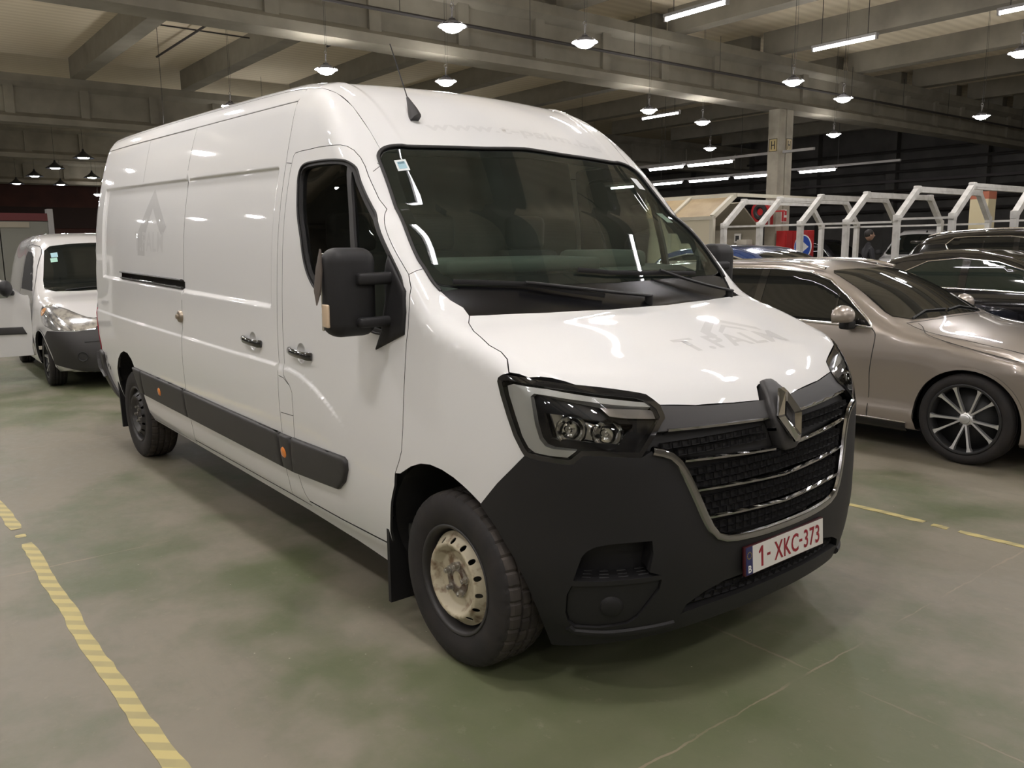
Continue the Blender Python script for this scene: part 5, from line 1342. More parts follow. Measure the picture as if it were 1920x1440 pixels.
def car_body(f, ends, arches, mats, parent, n_s=150, n_t=84, zc=.62, name='body', arch_top=True, inset_end=.75):
    """one closed skin swept round a line through the car, open at the wheel arches"""
    x1, x0 = ends[0]-inset_end, ends[1]+inset_end
    O = []; D = []; rows = 0; K = 22
    def ring(xo, phi):
        for j in range(n_t):
            th = 2*PI*j/n_t; d = np.array([math.sin(phi), math.cos(phi)*math.cos(th), math.cos(phi)*math.sin(th)]); O.append((xo, 0, zc)); D.append(d)
    for i in range(K): ring(x0, -PI/2*(1-(i+.02)/K))
    for x in np.linspace(x0, x1, n_s): ring(x, 0.0)
    for i in range(1, K+1): ring(x1, PI/2*((i-.02)/K))
    rows = 2*K+n_s; O = np.array(O, float); D = np.array(D)
    lo = np.zeros(len(O)); hi = np.full(len(O), 3.0)
    # nearest crossing seen from inside
    ts = np.linspace(0, 2.6, 66); prev = f(O); done = np.zeros(len(O), bool)
    for a, b_ in zip(ts[:-1], ts[1:]):
        cur = f(O+D*b_); m_ = (~done) & (cur > 0); lo[m_] = a; hi[m_] = b_; done |= m_
        if done.all(): break
    for _ in range(16):
        mid = (lo+hi)/2; v = f(O+D*mid[:,None]); hi = np.where(v > 0, mid, hi); lo = np.where(v > 0, lo, mid)
    P = O+D*hi[:,None]
    S_ = Surf(f, (0,0,0)); N = S_.nrm(P)
    quads = np.array([(i*n_t+j, (i+1)*n_t+j, (i+1)*n_t+(j+1) % n_t, i*n_t+(j+1) % n_t) for i in range(rows-1) for j in range(n_t)])[:, ::-1]
    keep = np.ones(len(quads), bool)
    for cx, cz, r in arches:      # clean round wheel arches: faces wholly inside go, their neighbours are pulled onto the circle
        d = np.hypot(P[:,0]-cx, P[:,2]-cz); ins = (d < r) & (np.abs(P[:,1]) > .5); qi = ins[quads]
        keep &= ~qi.all(1); mixed = quads[qi.any(1) & ~qi.all(1)]; mv = np.array([i for i in np.unique(mixed) if ins[i]], int)
        if len(mv):
            s_ = r/np.maximum(d[mv], 1e-6); low = P[mv,2] < .30; Y0 = P[mv,1].copy(); Z0 = P[mv,2].copy()
            s_ = np.where(low, np.sqrt(np.maximum(r*r-(Z0-cz)**2, 1e-6))/np.maximum(np.abs(P[mv,0]-cx), 1e-3), s_); X = cx+(P[mv,0]-cx)*s_; Z = cz+(P[mv,2]-cz)*s_; sg = np.sign(P[mv,1])
            H = S_.hit(np.stack([X, np.full(len(mv), -1.3), Z], 1), np.array([0, 1., 0])); H[:,1] *= -sg; H[low] = np.stack([X, Y0, Z0], 1)[low]; P[mv] = H
    N = S_.nrm(P); faces = [tuple(int(i) for i in q) for q in quads[keep]]
    me = bpy.data.meshes.new(name); me.from_pydata(P.tolist(), [], faces)
    for m_ in mats: me.materials.append(m_)
    me.polygons.foreach_set('use_smooth', [True]*len(faces)); me.update()
    nor = [tuple(N[i]) for q in faces for i in q]; me.normals_split_custom_set(nor)
    return from_mesh(name, me, parent)
def arch_parts(S_, arches, parent, lipm, dark, w=.022, half=.86):
    for cx, cz, r in arches:
        for mir in (False, True):
            sg = 1 if mir else -1
            a0 = -.12 if cz > .2 else 0
            inn = [(cx-r*math.cos(a), cz+r*math.sin(a)) for a in np.linspace(a0, PI-a0, 30)]
            out_ = [(cx-(r+w)*math.cos(a), cz+(r+w)*math.sin(a)) for a in np.linspace(PI-a0, a0, 30)]
            panel('arch_lip', S_, 'S', inn+out_, [lipm, dark], parent, th=.03, off=.006, step=.02, mirror=mir)
            vs = []; n = 20
            for i in range(n+1):
                a = PI*i/n*1.1-.05*PI; vs += [(cx-r*math.cos(a), sg*(half-.04), cz+r*math.sin(a)), (cx-r*math.cos(a), sg*.50, cz+r*math.sin(a))]
            MB().add(vs, [(2*i, 2*i+1, 2*i+3, 2*i+2) for i in range(n)]+[tuple(2*i+1 for i in range(n+1))]).build('wheel_housing', [dark], parent)
def alloy_wheel(R0, rim, w, spokes=5, style='double', parent=None, col=None):
    r = bpy.data.objects.new('wheel', None); COL.objects.link(r); r.parent = parent
    tyre_mb(R0, rim, w, n=66, tread=False).build('tyre', [TYRE], r, fix=False)
    hw = w/2
    MB().lathe([(rim-.012,hw*.9),(rim-.02,0),(rim-.02,-hw*.55),(rim-.004,-hw*.80),(rim+.008,-hw*.86),(rim+.012,-hw*.92),(rim+.002,-hw*.94),(rim-.010,-hw*.90)], 56, axis='y').build('rim_barrel', [mat('rim_dark', (.05,.05,.052), .3, metal=.6)], r, fix=False)
    al = col or mat('cut_alloy', (.72,.72,.72), .32, metal=.75); dk = mat('rim_dark')
    MB().lathe([(0,-hw*.30),(rim*.95,-hw*.18),(rim*.95,-hw*.05)], 40, axis='y').build('brake_disc', [mat('brake_dark', (.03,.03,.03), .5, metal=.5)], r, fix=False)
    for i in range(spokes):
        a = 2*PI*i/spokes
        def pt(rr, da, y): return (rr*math.cos(a+da), y, rr*math.sin(a+da))
        if style == 'double':
            for sg in (-1, 1):
                mb = MB(); L_ = [(.14,.10),(.35,.20),(.62,.235),(.86,.25),(.985,.26)]; vs = []
                for k, (q, da) in enumerate(L_):
                    ww = (.12, .11, .11, .15, .30)[k]; y = -hw*(.50+.40*q)
                    vs += [pt(rim*q, sg*da-ww*.5/q*.5, y), pt(rim*q, sg*da+ww*.5/q*.5, y), pt(rim*q, sg*da+ww*.6/q*.5, y+.03), pt(rim*q, sg*da-ww*.6/q*.5, y+.03)]
                fs = [(4*k+m, 4*k+(m+1) % 4, 4*k+4+(m+1) % 4, 4*k+4+m) for k in range(4) for m in range(4)]+[(0,1,2,3),(16,17,18,19)]
                mb.add(vs, fs).build('spoke', [al], r)
        else:
            mb = MB(); vs = []
            for q, ww, da in ((.12,.10,0),(.45,.11,.0),(.8,.14,0),(.97,.22,0)):
                y = -hw*(.45+.40*q); vs += [pt(rim*q, -ww/2/max(q,.3)*.6, y), pt(rim*q, ww/2/max(q,.3)*.6, y), pt(rim*q, ww/2/max(q,.3)*.7, y+.03), pt(rim*q, -ww/2/max(q,.3)*.7, y+.03)]
            mb.add(vs, [(4*k+m, 4*k+(m+1) % 4, 4*k+4+(m+1) % 4, 4*k+4+m) for k in range(3) for m in range(4)]+[(0,1,2,3),(12,13,14,15)]).build('spoke', [al], r)
    MB().lathe([(0,-hw*.74),(.025,-hw*.74),(.033,-hw*.70),(.035,-hw*.60),(.05,-hw*.52),(.055,-hw*.3)], 24, axis='y').build('hub_cap', [al], r)
    for i in range(5):
        a = 2*PI*(i+.5)/5; MB().cyl((.056*math.cos(a),-hw*.45,.056*math.sin(a)), (.056*math.cos(a),-hw*.56,.056*math.sin(a)), .009, 8).build('wheel_bolt', [dk], r)
    return r
def place_wheels(wh, parent, xs, tr, z, ang=.3):
    first_ = True
    for x in xs:
        for sg in (-1, 1):
            o = wh if first_ else copy_tree(wh, parent); first_ = False
            o.matrix_local = Matrix.Translation((x, sg*tr, z)) @ Matrix.Rotation(PI if sg > 0 else 0, 4, 'Z') @ Matrix.Rotation(ang+x, 4, 'Y')
DGLASS = glass_mat('dark_car_glass', (.16,.19,.17)); SGLASS = mat('black_glass', (.006,.007,.007), .03, spec=.6); WGLASS = glass_mat('car_windshield', (.42,.50,.45), haze=.01)
def make_mirror(parent, x, y, z, m_, sz=(.16,.24,.15)):
    for sg in (-1, 1):
        mb = MB(); mb.sphere((x, sg*(y+.12), z), (sz[0]*.5, sz[1]*.5, sz[2]*.5), 24)
        o = mb.build('mirror', [m_], parent)
        for v in o.data.vertices:
            if v.co.x < x-.02: v.co.x = x-.02
            if v.co.z < z-sz[2]*.28: v.co.z = z-sz[2]*.28
        MB().rbox((x-.01, sg*(y+.02), z-sz[2]*.45), (.09,.12,.07), .02, 3).build('mirror_foot', [BLACKPL], o)
        MB().rbox((x-.025, sg*(y+.12), z), (.008, sz[1]*.8, sz[2]*.6), .03, 3).build('mirror_glass', [mat('mirror_glass')], o)

# ---------------------------------------------------------------- grey-brown estate car beside the van
TAUPE = mat('taupe_paint', (.36,.315,.275), .30, metal=.5, coat=1.0)
CHR2 = mat('window_chrome', (.75,.74,.73), .12, metal=1.0)
def estate():
    root = empty('estate_car', hall(-.06, 4.43, 0), (0, 0, HY), 'taupe grey-brown estate car parked right of the van, front wheel in full view', 'car')
    top = [(-4.05,.60),(-3.90,.98),(-3.72,1.22),(-3.50,1.36),(-3.1,1.435),(-2.5,1.462),(-2.0,1.470),(-1.6,1.455),(-1.25,1.385),(-.95,1.255),(-.70,1.115),(-.53,1.03),(-.40,.985),(-.1,.945),(.25,.885),(.55,.81),(.78,.71),(.90,.60),(1.0,.45)]
    width = [(-4.1,.76),(-3.6,.86),(-3.0,.905),(-2.0,.925),(-1.0,.925),(-.3,.915),(.2,.895),(.6,.84),(.95,.74)]
    nose = [(0,.80),(.3,.86),(.5,.90),(.65,.88),(.8,.80),(1.5,.4)]; tail = [(0,-3.82),(.4,-3.92),(.7,-3.93),(1.0,-3.85),(1.4,-3.6),(1.6,-3.4)]
    green = [(-.2,.10),(.16,.05),(.30,.010),(.50,.0),(.80,.004),(.94,.030),(1.02,.060),(1.2,.145),(1.38,.245),(1.5,.33)]
    flank = [(.1,0),(.22,.0),(.30,.004),(.36,.022),(.46,.026),(.60,.010),(.75,.0),(1.2,0)]
    f, ends = car_surf(top, width, nose, tail, green, crown=.06, kc=.085, kend=.34, zb=.17, flank=flank, noseb=.28)
    A = [(0, .325, .375), (-2.87, .325, .375)]
    Sf = Surf(f, (1.6, 1.25, 2.0, -4.6))
    body = car_body(f, ends, A, [TAUPE], root)
    arch_parts(Sf, A, root, TAUPE, RUBBER)
    # glass-house
    dlo = [(-.735,.955),(-.80,1.02),(-1.02,1.185),(-1.22,1.305),(-1.42,1.365),(-1.75,1.392),(-2.3,1.392),(-2.8,1.350),(-3.20,1.255),(-3.42,1.135),(-3.46,1.085),(-3.3,1.050),(-2.4,1.005),(-1.5,.972)]
    ws = [(-.50,0),(-.51,.35),(-.56,.60),(-.66,.735),(-.72,.735),(-.95,.655),(-1.15,.60),(-1.28,.565),(-1.32,.50),(-1.285,.25),(-1.275,0)]
    for mir in (False, True):
        g = panel('side_window', Sf, 'S', dlo, [SGLASS, SGLASS], root, th=.012, off=.005, step=.035, mirror=mir)
        for a, b_ in ((-1.80, -1.88), (-2.86, -2.92), (-1.06, -1.075)):
            zt = 1.375 if a < -1.5 else 1.20
            if a < -2.5: zt = 1.33
            panel('window_pillar', Sf, 'S', [(a,.985 if a < -1.2 else .968),(a-.02,zt),(b_-.02,zt),(b_,.985 if a < -1.2 else .968)], [GLOSSBLK]*2, g, th=.004, off=.008, mirror=mir)
        bead('window_trim', Sf, 'S', dlo, (.011,.006), CHR2, g, off=.006, mirror=mir, closed=True, step=.05)
        for pts in ([(-.735,.945),(-.700,.90),(-.705,.78),(-.725,.60),(-.730,.42),(-.735,.24)], [(-1.86,.98),(-1.85,.6),(-1.83,.24)], [(-.50,.985),(-.30,.915),(.1,.83),(.42,.765),(.62,.70)], [(-2.86,1.0),(-2.95,.82),(-3.2,.70)]):
            bead('door_seam', Sf, 'S', smooth_poly(pts, sub=4), (.0035,.001), SHUT, body, off=.0005, mirror=mir)
        panel('sill_trim', Sf, 'S', [(-2.44,.235),(-.43,.240),(-.43,.175),(-2.44,.175)], [GLOSSBLK]*2, root, th=.02, off=.006, mirror=mir)
        bead('sill_strip', Sf, 'S', [(-2.43,.242),(-.42,.248)], (.006,.004), CHR2, root, off=.006, mirror=mir)
        for hx in (-1.62, -2.62):
            bead('door_handle', Sf, 'S', [(hx,.845),(hx+.20,.848)], (.014,.018), TAUPE, root, off=.012, mirror=mir)
        hl = [(.44,.735),(.60,.728),(.76,.700),(.80,.655),(.72,.625),(.55,.665)]
        panel('headlamp', Sf, 'S', hl, [mat('car_lamp', (.55,.56,.58), .10, metal=.8, coat=1.0), GLOSSBLK], root, th=.02, off=.004, step=.03, mirror=mir, bevel=.004)
        bead('roof_rail', Sf, 'T', [(-1.35,-.585),(-1.8,-.60),(-2.6,-.60),(-3.3,-.56)], (.014,.014), CHR2, root, off=.020, mirror=mir)
        panel('tail_lamp', Sf, 'S', [(-3.60,.75),(-3.60,1.15),(-3.75,1.10),(-3.82,.80)], [mat('tail_red')]*2, root, th=.01, off=.004, step=.04, mirror=mir)
    wsf = ws+[(x, -y) for x, y in reversed(ws) if abs(y) > 0 and (x, y) not in (ws[0], ws[-1])]
    wp = panel('windshield', Sf, 'T', wsf, [SGLASS, SGLASS], root, th=.006, off=.005, step=.035)
    mb = MB().rbox((-1.35,-.35,1.0), (.10,.42,.5), .05, 3)
    for y0, y1 in ((-.62,-.05), (-.02,.55)):
        Q, N = on_surf(Sf, 'T', [(-.56+.10*abs(y0)*0, y0), (-.60, (y0+y1)/2), (-.57, y1)], .014); MB().tube([tuple(q) for q in Q], .008, 6).build('wiper', [BLACKPL], wp)
    panel('roof_glass', Sf, 'T', [(-1.5,-.42),(-1.5,.42),(-2.6,.42),(-2.6,-.42)], [SGLASS]*2, root, th=.004, off=.002, step=.08) if False else None
    pts = [(-.47,0),(-.48,.35),(-.52,.60),(-.55,.72)]
    bead('hood_seam', Sf, 'T', [(x, -y) for x, y in pts]+[(-.30,-.775),(.1,-.755),(.45,-.70)], (.004,.001), SHUT, body, off=.0005, both=True)
    # grille
    gr = panel('grille', Sf, 'F', [(-.42,.64),(.42,.64),(.36,.42),(-.36,.42)], [GLOSSBLK]*2, root, th=.02, off=.004, step=.05)
    for i in range(-7, 8): 
        Q, N = on_surf(Sf, 'F', [(i*.05,.62),(i*.05,.44)], .010); MB().tube([tuple(q) for q in Q], .006, 5).build('grille_bar', [CHR2], gr)
    panel('lower_intake', Sf, 'F', [(-.55,.36),(.55,.36),(.50,.25),(-.50,.25)], [SHUT]*2, root, th=.02, off=.003, step=.08)
    make_mirror(root, -.90, .935, 1.045, TAUPE, (.17,.26,.17))
    place_wheels(alloy_wheel(.335, .250, .225, parent=root, spokes=5), root, (0, -2.87), .80, .335, .35)
    MB().box((-3.5,-.45,.16), (.6,.45,.30)).build('underbody', [RUBBER], root)
    return root
estate()

# ---------------------------------------------------------------- dark saloon and tall dark car behind it
BLKP = mat('black_paint', (.006,.006,.007), .10, coat=1.0); BLUP = mat('blue_paint', (.008,.035,.14), .16, metal=.3, coat=1.0); WHP2 = mat('white_paint_van', (.62,.61,.60), .25, coat=1.0)
def simple_car(nm, loc, rz, label, cat, paint, top, width, nose, tail, green, wb, R0, dlo, ws, pillars=(), trim=True, lamps=True, rails=False, spoiler=False, bumper=None, zc=.62, kc=.10, crown=.06, glassm=None, hl=None, n=(84, 56), mirror_z=1.02, mirror_x=-.82, noseb=.25):
    root = empty(nm, loc, (0, 0, rz), label, cat)
    f, ends = car_surf(top, width, nose, tail, green, crown=crown, kc=kc, kend=.30, zb=.20, noseb=noseb)
    A = [(0, R0-.01, R0+.05), (-wb, R0-.01, R0+.05)]; Sf = Surf(f, (1.6, 1.3, 2.6, -5.2))
    W = max(w for _, w in width)
    body = car_body(f, ends, A, [paint], root, n_s=n[0], n_t=n[1], zc=zc, inset_end=.65)
    arch_parts(Sf, A, root, paint, RUBBER, half=W-.05)
    gm = glassm or SGLASS
    for mir in (False, True):
        g = panel('side_window', Sf, 'S', dlo, [gm, gm], root, th=.01, off=.002, step=.09, mirror=mir)
        if trim: bead('window_trim', Sf, 'S', dlo, (.010,.006), CHR2, g, off=.004, mirror=mir, closed=True, step=.07)
        for a, z0, z1, w_ in pillars:
            panel('window_pillar', Sf, 'S', [(a,z0),(a-.02,z1),(a-.02-w_,z1),(a-w_,z0)], [GLOSSBLK]*2, g, th=.004, off=.005, mirror=mir)
            bead('door_seam', Sf, 'S', [(a,z0-.02),(a+.01,.6),(a+.02,.28)], (.003,.001), SHUT, body, off=.0005, mirror=mir)
        if hl: panel('headlamp', Sf, 'S', hl, [mat('car_lamp'), GLOSSBLK], root, th=.02, off=.004, step=.04, mirror=mir)
        if rails: bead('roof_rail', Sf, 'T', [(-1.5,-.60),(-2.0,-.62),(-2.9,-.61),(-3.3,-.58)], (.016,.016), CHR2, root, off=.022, mirror=mir)
    wsf = ws+[(x, -y) for x, y in reversed(ws[1:-1])]
    panel('windshield', Sf, 'T', wsf, [gm, gm], root, th=.004, off=.003, step=.08)
    if spoiler: 
        Q, N = on_surf(Sf, 'T', [(spoiler, -.5), (spoiler, 0), (spoiler, .5)], 0)
        MB().rbox((spoiler-.05, 0, float(Q[1][2])-.02), (.30, 1.15, .045), .02, 3).build('roof_spoiler', [paint], root)
    make_mirror(root, mirror_x, W-.01, mirror_z, paint)
    place_wheels(alloy_wheel(R0, R0-.10, .22, parent=root, spokes=5, style='single'), root, (0, -wb), W-.125, R0, .4)
    MB().box((-wb-.6,-.45,.18), (.6,.45,.32)).build('underbody', [RUBBER], root)
    return root, Sf, f
W1 = [(-4.1,.74),(-3.6,.86),(-2.8,.91),(-1.0,.92),(0,.90),(.6,.83),(.95,.72)]
N1 = [(0,.78),(.3,.86),(.5,.90),(.65,.87),(.8,.78),(1.5,.4)]
G1 = [(-.2,.10),(.18,.05),(.32,.01),(.6,.0),(.88,.01),(1.0,.05),(1.2,.13),(1.4,.24),(1.6,.34)]
simple_car('saloon_car', hall(-.50, 9.55, 0), HY, 'glossy black saloon car behind the taupe estate, lit windows reflecting tube lights', 'car', BLKP,
  [(-4.05,.6),(-3.9,.95),(-3.7,1.07),(-3.4,1.16),(-3.17,1.28),(-2.91,1.405),(-2.53,1.49),(-2.11,1.52),(-1.7,1.50),(-1.31,1.41),(-.9,1.23),(-.55,1.06),(-.2,.98),(.3,.90),(.6,.82),(.85,.66),(.98,.45)],
  W1, N1, [(0,-3.85),(.4,-3.95),(.8,-3.97),(1.05,-3.9),(1.5,-3.4)], G1, 2.85, .335,
  [(-2.75,1.05),(-2.69,1.20),(-2.40,1.345),(-1.97,1.39),(-1.5,1.345),(-1.19,1.25),(-.85,1.07),(-.76,.97),(-1.16,.975),(-2.25,1.01)],
  [(-.52,0),(-.56,.5),(-.68,.72),(-1.0,.64),(-1.32,.56),(-1.34,.3),(-1.34,0)], pillars=((-1.82,1.0,1.375,.10),), glassm=mat('green_black_glass', (.012,.018,.014), .04, spec=.6), hl=[(.45,.74),(.75,.70),(.78,.62),(.55,.66)], n=(110, 64))
simple_car('tall_estate_car', hall(-.75, 12.0-.15, 0), HY, 'tall black car with roof rails, behind and above the black saloon', 'car', BLKP,
  [(-4.0,.7),(-3.92,1.1),(-3.8,1.35),(-3.55,1.60),(-3.3,1.70),(-2.9,1.765),(-2.3,1.80),(-1.8,1.80),(-1.4,1.74),(-1.0,1.52),(-.65,1.27),(-.4,1.16),(0,1.12),(.4,1.05),(.65,.95),(.85,.78),(.95,.5)],
  W1, N1, [(0,-3.75),(.5,-3.85),(1.0,-3.82),(1.5,-3.6),(1.9,-3.3)], [(-.2,.1),(.2,.04),(.4,.0),(1.0,.01),(1.15,.04),(1.4,.10),(1.7,.20),(1.9,.3)], 2.8, .36,
  [(-.80,1.14),(-1.15,1.42),(-1.5,1.62),(-2.0,1.68),(-2.6,1.68),(-2.84,1.66),(-2.95,1.56),(-2.80,1.34),(-2.6,1.24),(-1.5,1.17)],
  [(-.52,0),(-.56,.5),(-.66,.74),(-1.0,.66),(-1.35,.58),(-1.40,.3),(-1.42,0)], pillars=((-1.85,1.2,1.66,.08), (-2.35,1.22,1.62,.02)), rails=True, spoiler=-3.42, hl=[(.45,.90),(.75,.86),(.78,.76),(.55,.80)], mirror_z=1.2)
simple_car('hatchback_car', hall(-2.95, 7.45, 0), HY, 'dark blue car whose roof shows between the van mirror and the estate roof', 'car', BLUP,
  [(-3.6,.6),(-3.5,1.0),(-3.35,1.25),(-3.05,1.46),(-2.6,1.56),(-2.0,1.60),(-1.6,1.58),(-1.25,1.48),(-.9,1.27),(-.6,1.10),(-.3,1.02),(.1,.98),(.45,.90),(.7,.78),(.85,.55)],
  [(-3.6,.72),(-3.2,.84),(-2.0,.90),(-.8,.90),(.3,.86),(.85,.72)], [(0,.70),(.4,.80),(.6,.80),(.8,.72),(1.4,.3)], [(0,-3.3),(.5,-3.42),(1.0,-3.40),(1.6,-2.9)], [(-.2,.1),(.2,.04),(.4,.0),(.9,.01),(1.05,.05),(1.3,.12),(1.5,.21),(1.7,.3)], 2.6, .32,
  [(-.80,1.04),(-1.1,1.24),(-1.4,1.40),(-1.7,1.47),(-2.4,1.47),(-2.85,1.38),(-3.05,1.2),(-2.9,1.08),(-1.6,1.04)],
  [(-.56,0),(-.60,.5),(-.70,.70),(-1.0,.62),(-1.30,.54),(-1.33,.3),(-1.34,0)], pillars=((-1.75,1.06,1.45,.08),), n=(84, 56), hl=[(.40,.80),(.66,.76),(.70,.66),(.48,.70)])
simple_car('parked_car', hall(-14.2, 27.5, 0), HY-.2, 'dark car in shadow behind the column foot and the blue sign', 'car', mat('dark_grey_paint', (.012,.012,.014), .3),
  [(-3.6,.6),(-3.5,1.0),(-3.35,1.35),(-3.05,1.60),(-2.6,1.70),(-2.0,1.74),(-1.6,1.72),(-1.25,1.60),(-.9,1.37),(-.6,1.15),(-.3,1.05),(.1,.98),(.45,.90),(.7,.78),(.85,.55)],
  [(-3.6,.72),(-3.2,.84),(-2.0,.90),(-.8,.90),(.3,.86),(.85,.72)], [(0,.70),(.4,.80),(.6,.80),(.8,.72),(1.4,.3)], [(0,-3.3),(.5,-3.42),(1.0,-3.40),(1.6,-2.9)], [(-.2,.1),(.2,.04),(.4,.0),(.9,.01),(1.05,.05),(1.3,.12),(1.5,.21),(1.8,.3)], 2.6, .32,
  [(-.80,1.04),(-1.1,1.3),(-1.4,1.5),(-1.7,1.57),(-2.4,1.57),(-2.85,1.48),(-3.05,1.2),(-2.9,1.08),(-1.6,1.04)],
  [(-.56,0),(-.60,.5),(-.70,.70),(-1.0,.62),(-1.30,.54),(-1.33,.3),(-1.34,0)], n=(50, 40))

# ---------------------------------------------------------------- small white vans
def small_van(loc, rz, label, cat, open_door=False, lamps=True, full=True, dark_lower=True, n=(110, 72)):
    top = [(-3.72,.8),(-3.66,1.5),(-3.5,1.74),(-3.0,1.83),(-2.2,1.86),(-1.7,1.855),(-1.35,1.80),(-1.15,1.70),(-.90,1.52),(-.60,1.31),(-.35,1.165),(-.18,1.10),(.05,1.065),(.30,1.01),(.50,.93),(.66,.82),(.80,.62),(.86,.4)]
    width = [(-3.7,.80),(-3.3,.88),(-2.0,.915),(-1.0,.915),(-.2,.905),(.3,.86),(.8,.74)]
    nose = [(0,.70),(.25,.78),(.45,.84),(.65,.84),(.80,.78),(1.0,.60),(1.5,.1)]; tail = [(0,-3.5),(.4,-3.6),(1.2,-3.58),(1.7,-3.5),(2,-3.4)]
    green = [(-.2,.08),(.18,.04),(.35,.0),(.95,.004),(1.08,.03),(1.3,.075),(1.55,.14),(1.75,.22),(1.9,.30)]
    root = empty('small_van', loc, (0, 0, rz), label, cat)
    f, ends = car_surf(top, width, nose, tail, green, crown=.05, kc=.13, kend=.34, zb=.20, noseb=.30)
    A = [(0, .31, .36), (-2.70, .31, .36)]; Sf = Surf(f, (1.6, 1.3, 2.6, -4.6))
    body = car_body(f, ends, A, [WHP2], root, n_s=n[0], n_t=n[1], zc=.75, inset_end=.65)
    arch_parts(Sf, A, root, WHP2, RUBBER, w=.02)
    ws = [(-.23,0),(-.25,.40),(-.32,.66),(-.44,.765),(-.60,.745),(-.85,.69),(-1.10,.635),(-1.17,.56),(-1.18,.3),(-1.185,0)]
    wsf = ws+[(x, -y) for x, y in reversed(ws[1:-1])]
    wp = panel('windshield', Sf, 'T', wsf, [mat('van_black_glass', (.008,.010,.009), .04, spec=.6)]*2, root, th=.004, off=.003, step=.05)
    panel('sticker', Sf, 'T', [(-.96,-.58),(-.96,-.50),(-1.04,-.495),(-1.04,-.575)], [STB]*2, wp, th=0, off=.0045, step=.03)
    panel('sticker', Sf, 'T', [(-.88,-.60),(-.88,-.52),(-.95,-.515),(-.95,-.595)], [mat('sticker_green', (.35,.6,.5), .5)]*2, wp, th=0, off=.0045, step=.03)
    for y0, y1 in ((-.55, .05), (.0, .6)):
        Q, N = on_surf(Sf, 'T', [(-.30, y0), (-.31, (y0+y1)/2), (-.29, y1)], .014); MB().tube([tuple(q) for q in Q], .009, 6).build('wiper', [BLACKPL], wp)
    for mir in (False, True):
        dl = [(-.62,1.12),(-.85,1.32),(-1.12,1.54),(-1.30,1.60),(-1.62,1.61),(-1.68,1.56),(-1.64,1.12)]
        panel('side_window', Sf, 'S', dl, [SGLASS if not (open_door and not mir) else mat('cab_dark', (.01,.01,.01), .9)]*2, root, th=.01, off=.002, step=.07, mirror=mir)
        bead('door_seam', Sf, 'S', smooth_poly([(-.55,1.13),(-.86,1.40),(-1.15,1.64),(-1.35,1.69),(-1.68,1.69),(-1.76,1.60),(-1.74,1.1),(-1.72,.35),(-.62,.32),(-.47,.55),(-.46,.95)], closed=True, sub=3), (.004,.001), SHUT, body, off=.0005, mirror=mir, closed=True)
        panel('body_groove', Sf, 'S', [(-2.0,1.2),(-2.0,1.62),(-2.75,1.62),(-2.75,1.2)], [WHP2]*2, root, th=.004, off=-.001, step=.1, mirror=mir) if False else None
        hl = [(.05,.965),(.18,.985),(.34,.935),(.52,.845),(.66,.76),(.70,.715),(.62,.690),(.45,.700),(.28,.740),(.14,.80),(.07,.88)]
        L_ = panel('headlamp', Sf, 'D', [Dp(*Sf.on('S', [p])[0]) for p in hl], [mat('van_lamp', (.72,.72,.73), .14, metal=.8, coat=1.0, noise=(16, (.38,.38,.40), .45, .6)), GLOSSBLK], root, th=.02, off=.006, step=.025, mirror=mir, bevel=.006)
        panel('lamp_amber', Sf, 'S', circ((.16,.90), .045, 14), [mat('amber_soft', (.62,.30,.12), .25, coat=1.0)]*2, L_, th=.004, off=.010, step=.02, mirror=mir)
    # black bumper
    bs = [Sf.on('S', [p])[0] for p in [(.36,.30),(.38,.42),(.33,.53),(.25,.615)]]+[Sf.on('S', [p])[0] for p in [(.34,.69),(.45,.692),(.62,.682)]]
    bp_ = [Dp(*q) for q in bs]
    def cf(y, z): q = Sf.on('F', [(y, z)])[0]; return Dp(*q)
    bp_ += [cf(-.42,.70), cf(-.40,.735), cf(-.2,.74), cf(0,.745)]+[cf(0, z) for z in (.6,.45,.3,.215)]+[cf(-.3,.215), cf(-.55,.22)]
    bmp = panel('front_bumper', Sf, 'D', bp_, [GREYPL]*2, root, th=.03, off=.010, step=.04, both=True)
    panel('lower_intake', Sf, 'F', [(-.30,.46),(.30,.46),(.28,.33),(-.28,.33)], [SHUT]*2, bmp, th=.01, off=.012, step=.06)
    bead('bumper_crease', Sf, 'F', [(-.55,.565),(0,.58),(.55,.565)], (.012,.006), SHUT, bmp, off=.008)
    for sy in (-.58, .58):
        Q, N = on_surf(Sf, 'F', [(sy,.40)], .012); n_ = Vector(N[0]); rot = n_.to_track_quat('Z', 'Y').to_matrix().to_4x4(); rot.translation = Vector(Q[0])
        MB().lathe([(0,-.004),(.045,-.004),(.055,.006),(.060,.0)], 20, M=rot).build('fog_recess', [SHUT], bmp)
    g = panel('grille', Sf, 'F', [(-.42,.745),(-.40,.83),(0,.85),(.40,.83),(.42,.745)], [GLOSSBLK]*2, root, th=.01, off=.004, step=.04)
    bead('grille_bar', Sf, 'F', [(-.38,.765),(0,.775),(.38,.765)], (.014,.010), CHR2, g, off=.008)
    q = Sf.on('T', [(-1.30, .18)])[0]
    MB().tube([q+np.array([.02,0,-.01]), q+np.array([0,0,.03]), q+np.array([-.03,0,.05])], .02, 8, rs=[(.03,.04),(.02,.03),(.006,.008)]).build('aerial', [BLACKPL], root)
    MB().tube([q+np.array([-.02,0,.04]), q+np.array([-.26,-.06,.30])], .004, 5).build('aerial_rod', [BLACKPL], root)
    place_wheels(alloy_wheel(.31, .205, .19, parent=root, spokes=6, style='single', col=mat('wheel_cover', (.50,.49,.46), .4, metal=.5)), root, (0, -2.70), .785, .31, .2)
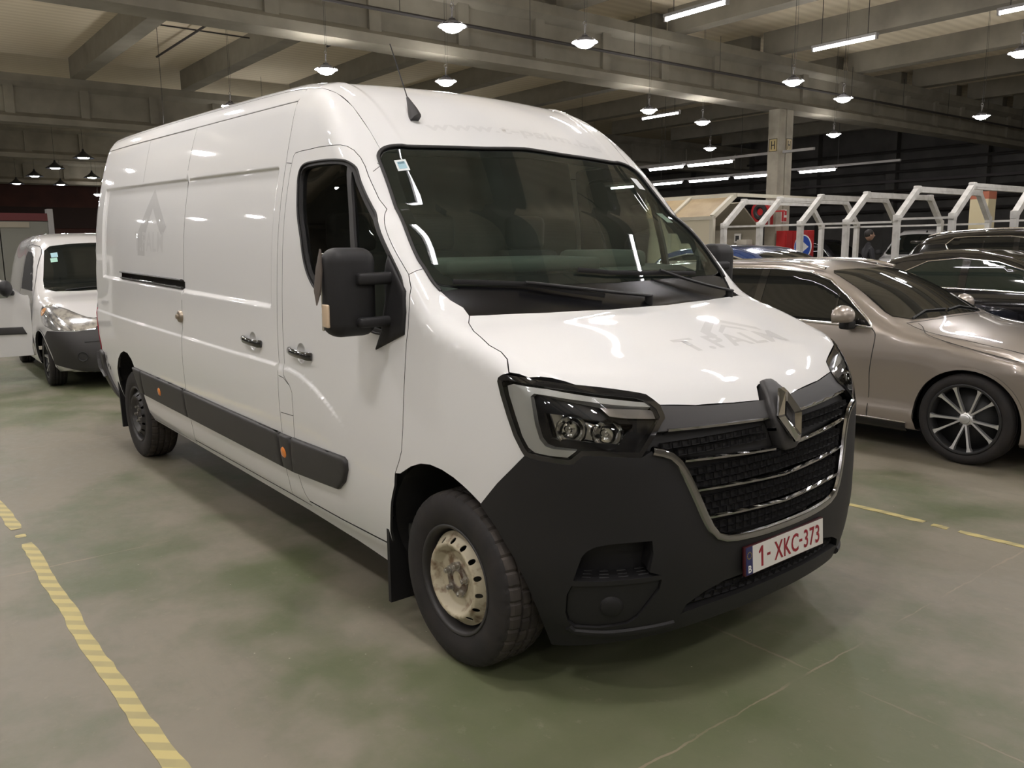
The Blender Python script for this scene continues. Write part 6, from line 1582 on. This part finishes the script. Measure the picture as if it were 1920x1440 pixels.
    MB().box((-3.2,-.45,.18), (.5,.45,.32)).build('underbody', [RUBBER], root)
    if open_door:
        d = bpy.data.objects.new('front_door', None); COL.objects.link(d); d.parent = root
        d.location = (-.47, -.93, 0); d.rotation_euler = (0, 0, math.radians(72))   # hinged at its front edge, swung out
        def dp(L__): return [(-(x+.0), z) for x, z in L__]
        outl = smooth_poly([(0.0,1.02),(-.10,1.10),(-.40,1.36),(-.68,1.58),(-.88,1.66),(-1.18,1.66),(-1.26,1.58),(-1.26,1.1),(-1.24,.40),(-1.15,.33),(-.12,.33),(-.02,.42)], closed=True, sub=3)
        hole = smooth_poly([(-.16,1.08),(-.42,1.30),(-.70,1.51),(-.90,1.58),(-1.12,1.58),(-1.17,1.52),(-1.16,1.08),(-.6,1.04)], closed=True, sub=3)
        flat = Surf(lambda q: -q[...,1]-.03*np.sin(np.clip((q[...,2]-.2)/1.0, 0, 1.5)*2.0), (0, .3, 0, 0), .6)
        panel('door_skin', flat, 'S', outl, [WHP2, WHP2, TRIM], d, th=.05, step=.06, holes=[hole], inner=True)
        panel('door_glass', flat, 'S', hole, [GLASSS]*2, d, th=0, off=-.02, step=.1)
        panel('door_moulding', flat, 'S', [(-.06,.60),(-1.2,.60),(-1.2,.69),(-.10,.69)], [GREYPL]*2, d, th=.02, off=.015, bevel=.008, step=.05)
        mb = MB(); mb.sphere((-.22,-.13,1.17), (.07,.13,.10), 20); mb.rbox((-.20,-.03,1.11), (.10,.10,.06), .02, 2); mb.build('mirror', [BLACKPL], d)
        MB().rbox((-1.05,-.045,.98), (.18,.03,.035), .012, 3).build('door_handle', [BLACKPL], d)
    else: make_mirror(root, -.62, .90, 1.17, BLACKPL, (.16,.22,.20))
    return root
small_van(hall(-8.72, -.085, 0), HY-.03, 'small white van with its front door open, behind the big van at left', 'van', open_door=True)
o = small_van(hall(-10.35, 23.3, 0), HY-1.35, 'white van far off among the portal frames, facing the picture', 'van', n=(50, 40)); o.scale = (1.05, 1.05, 1.08)
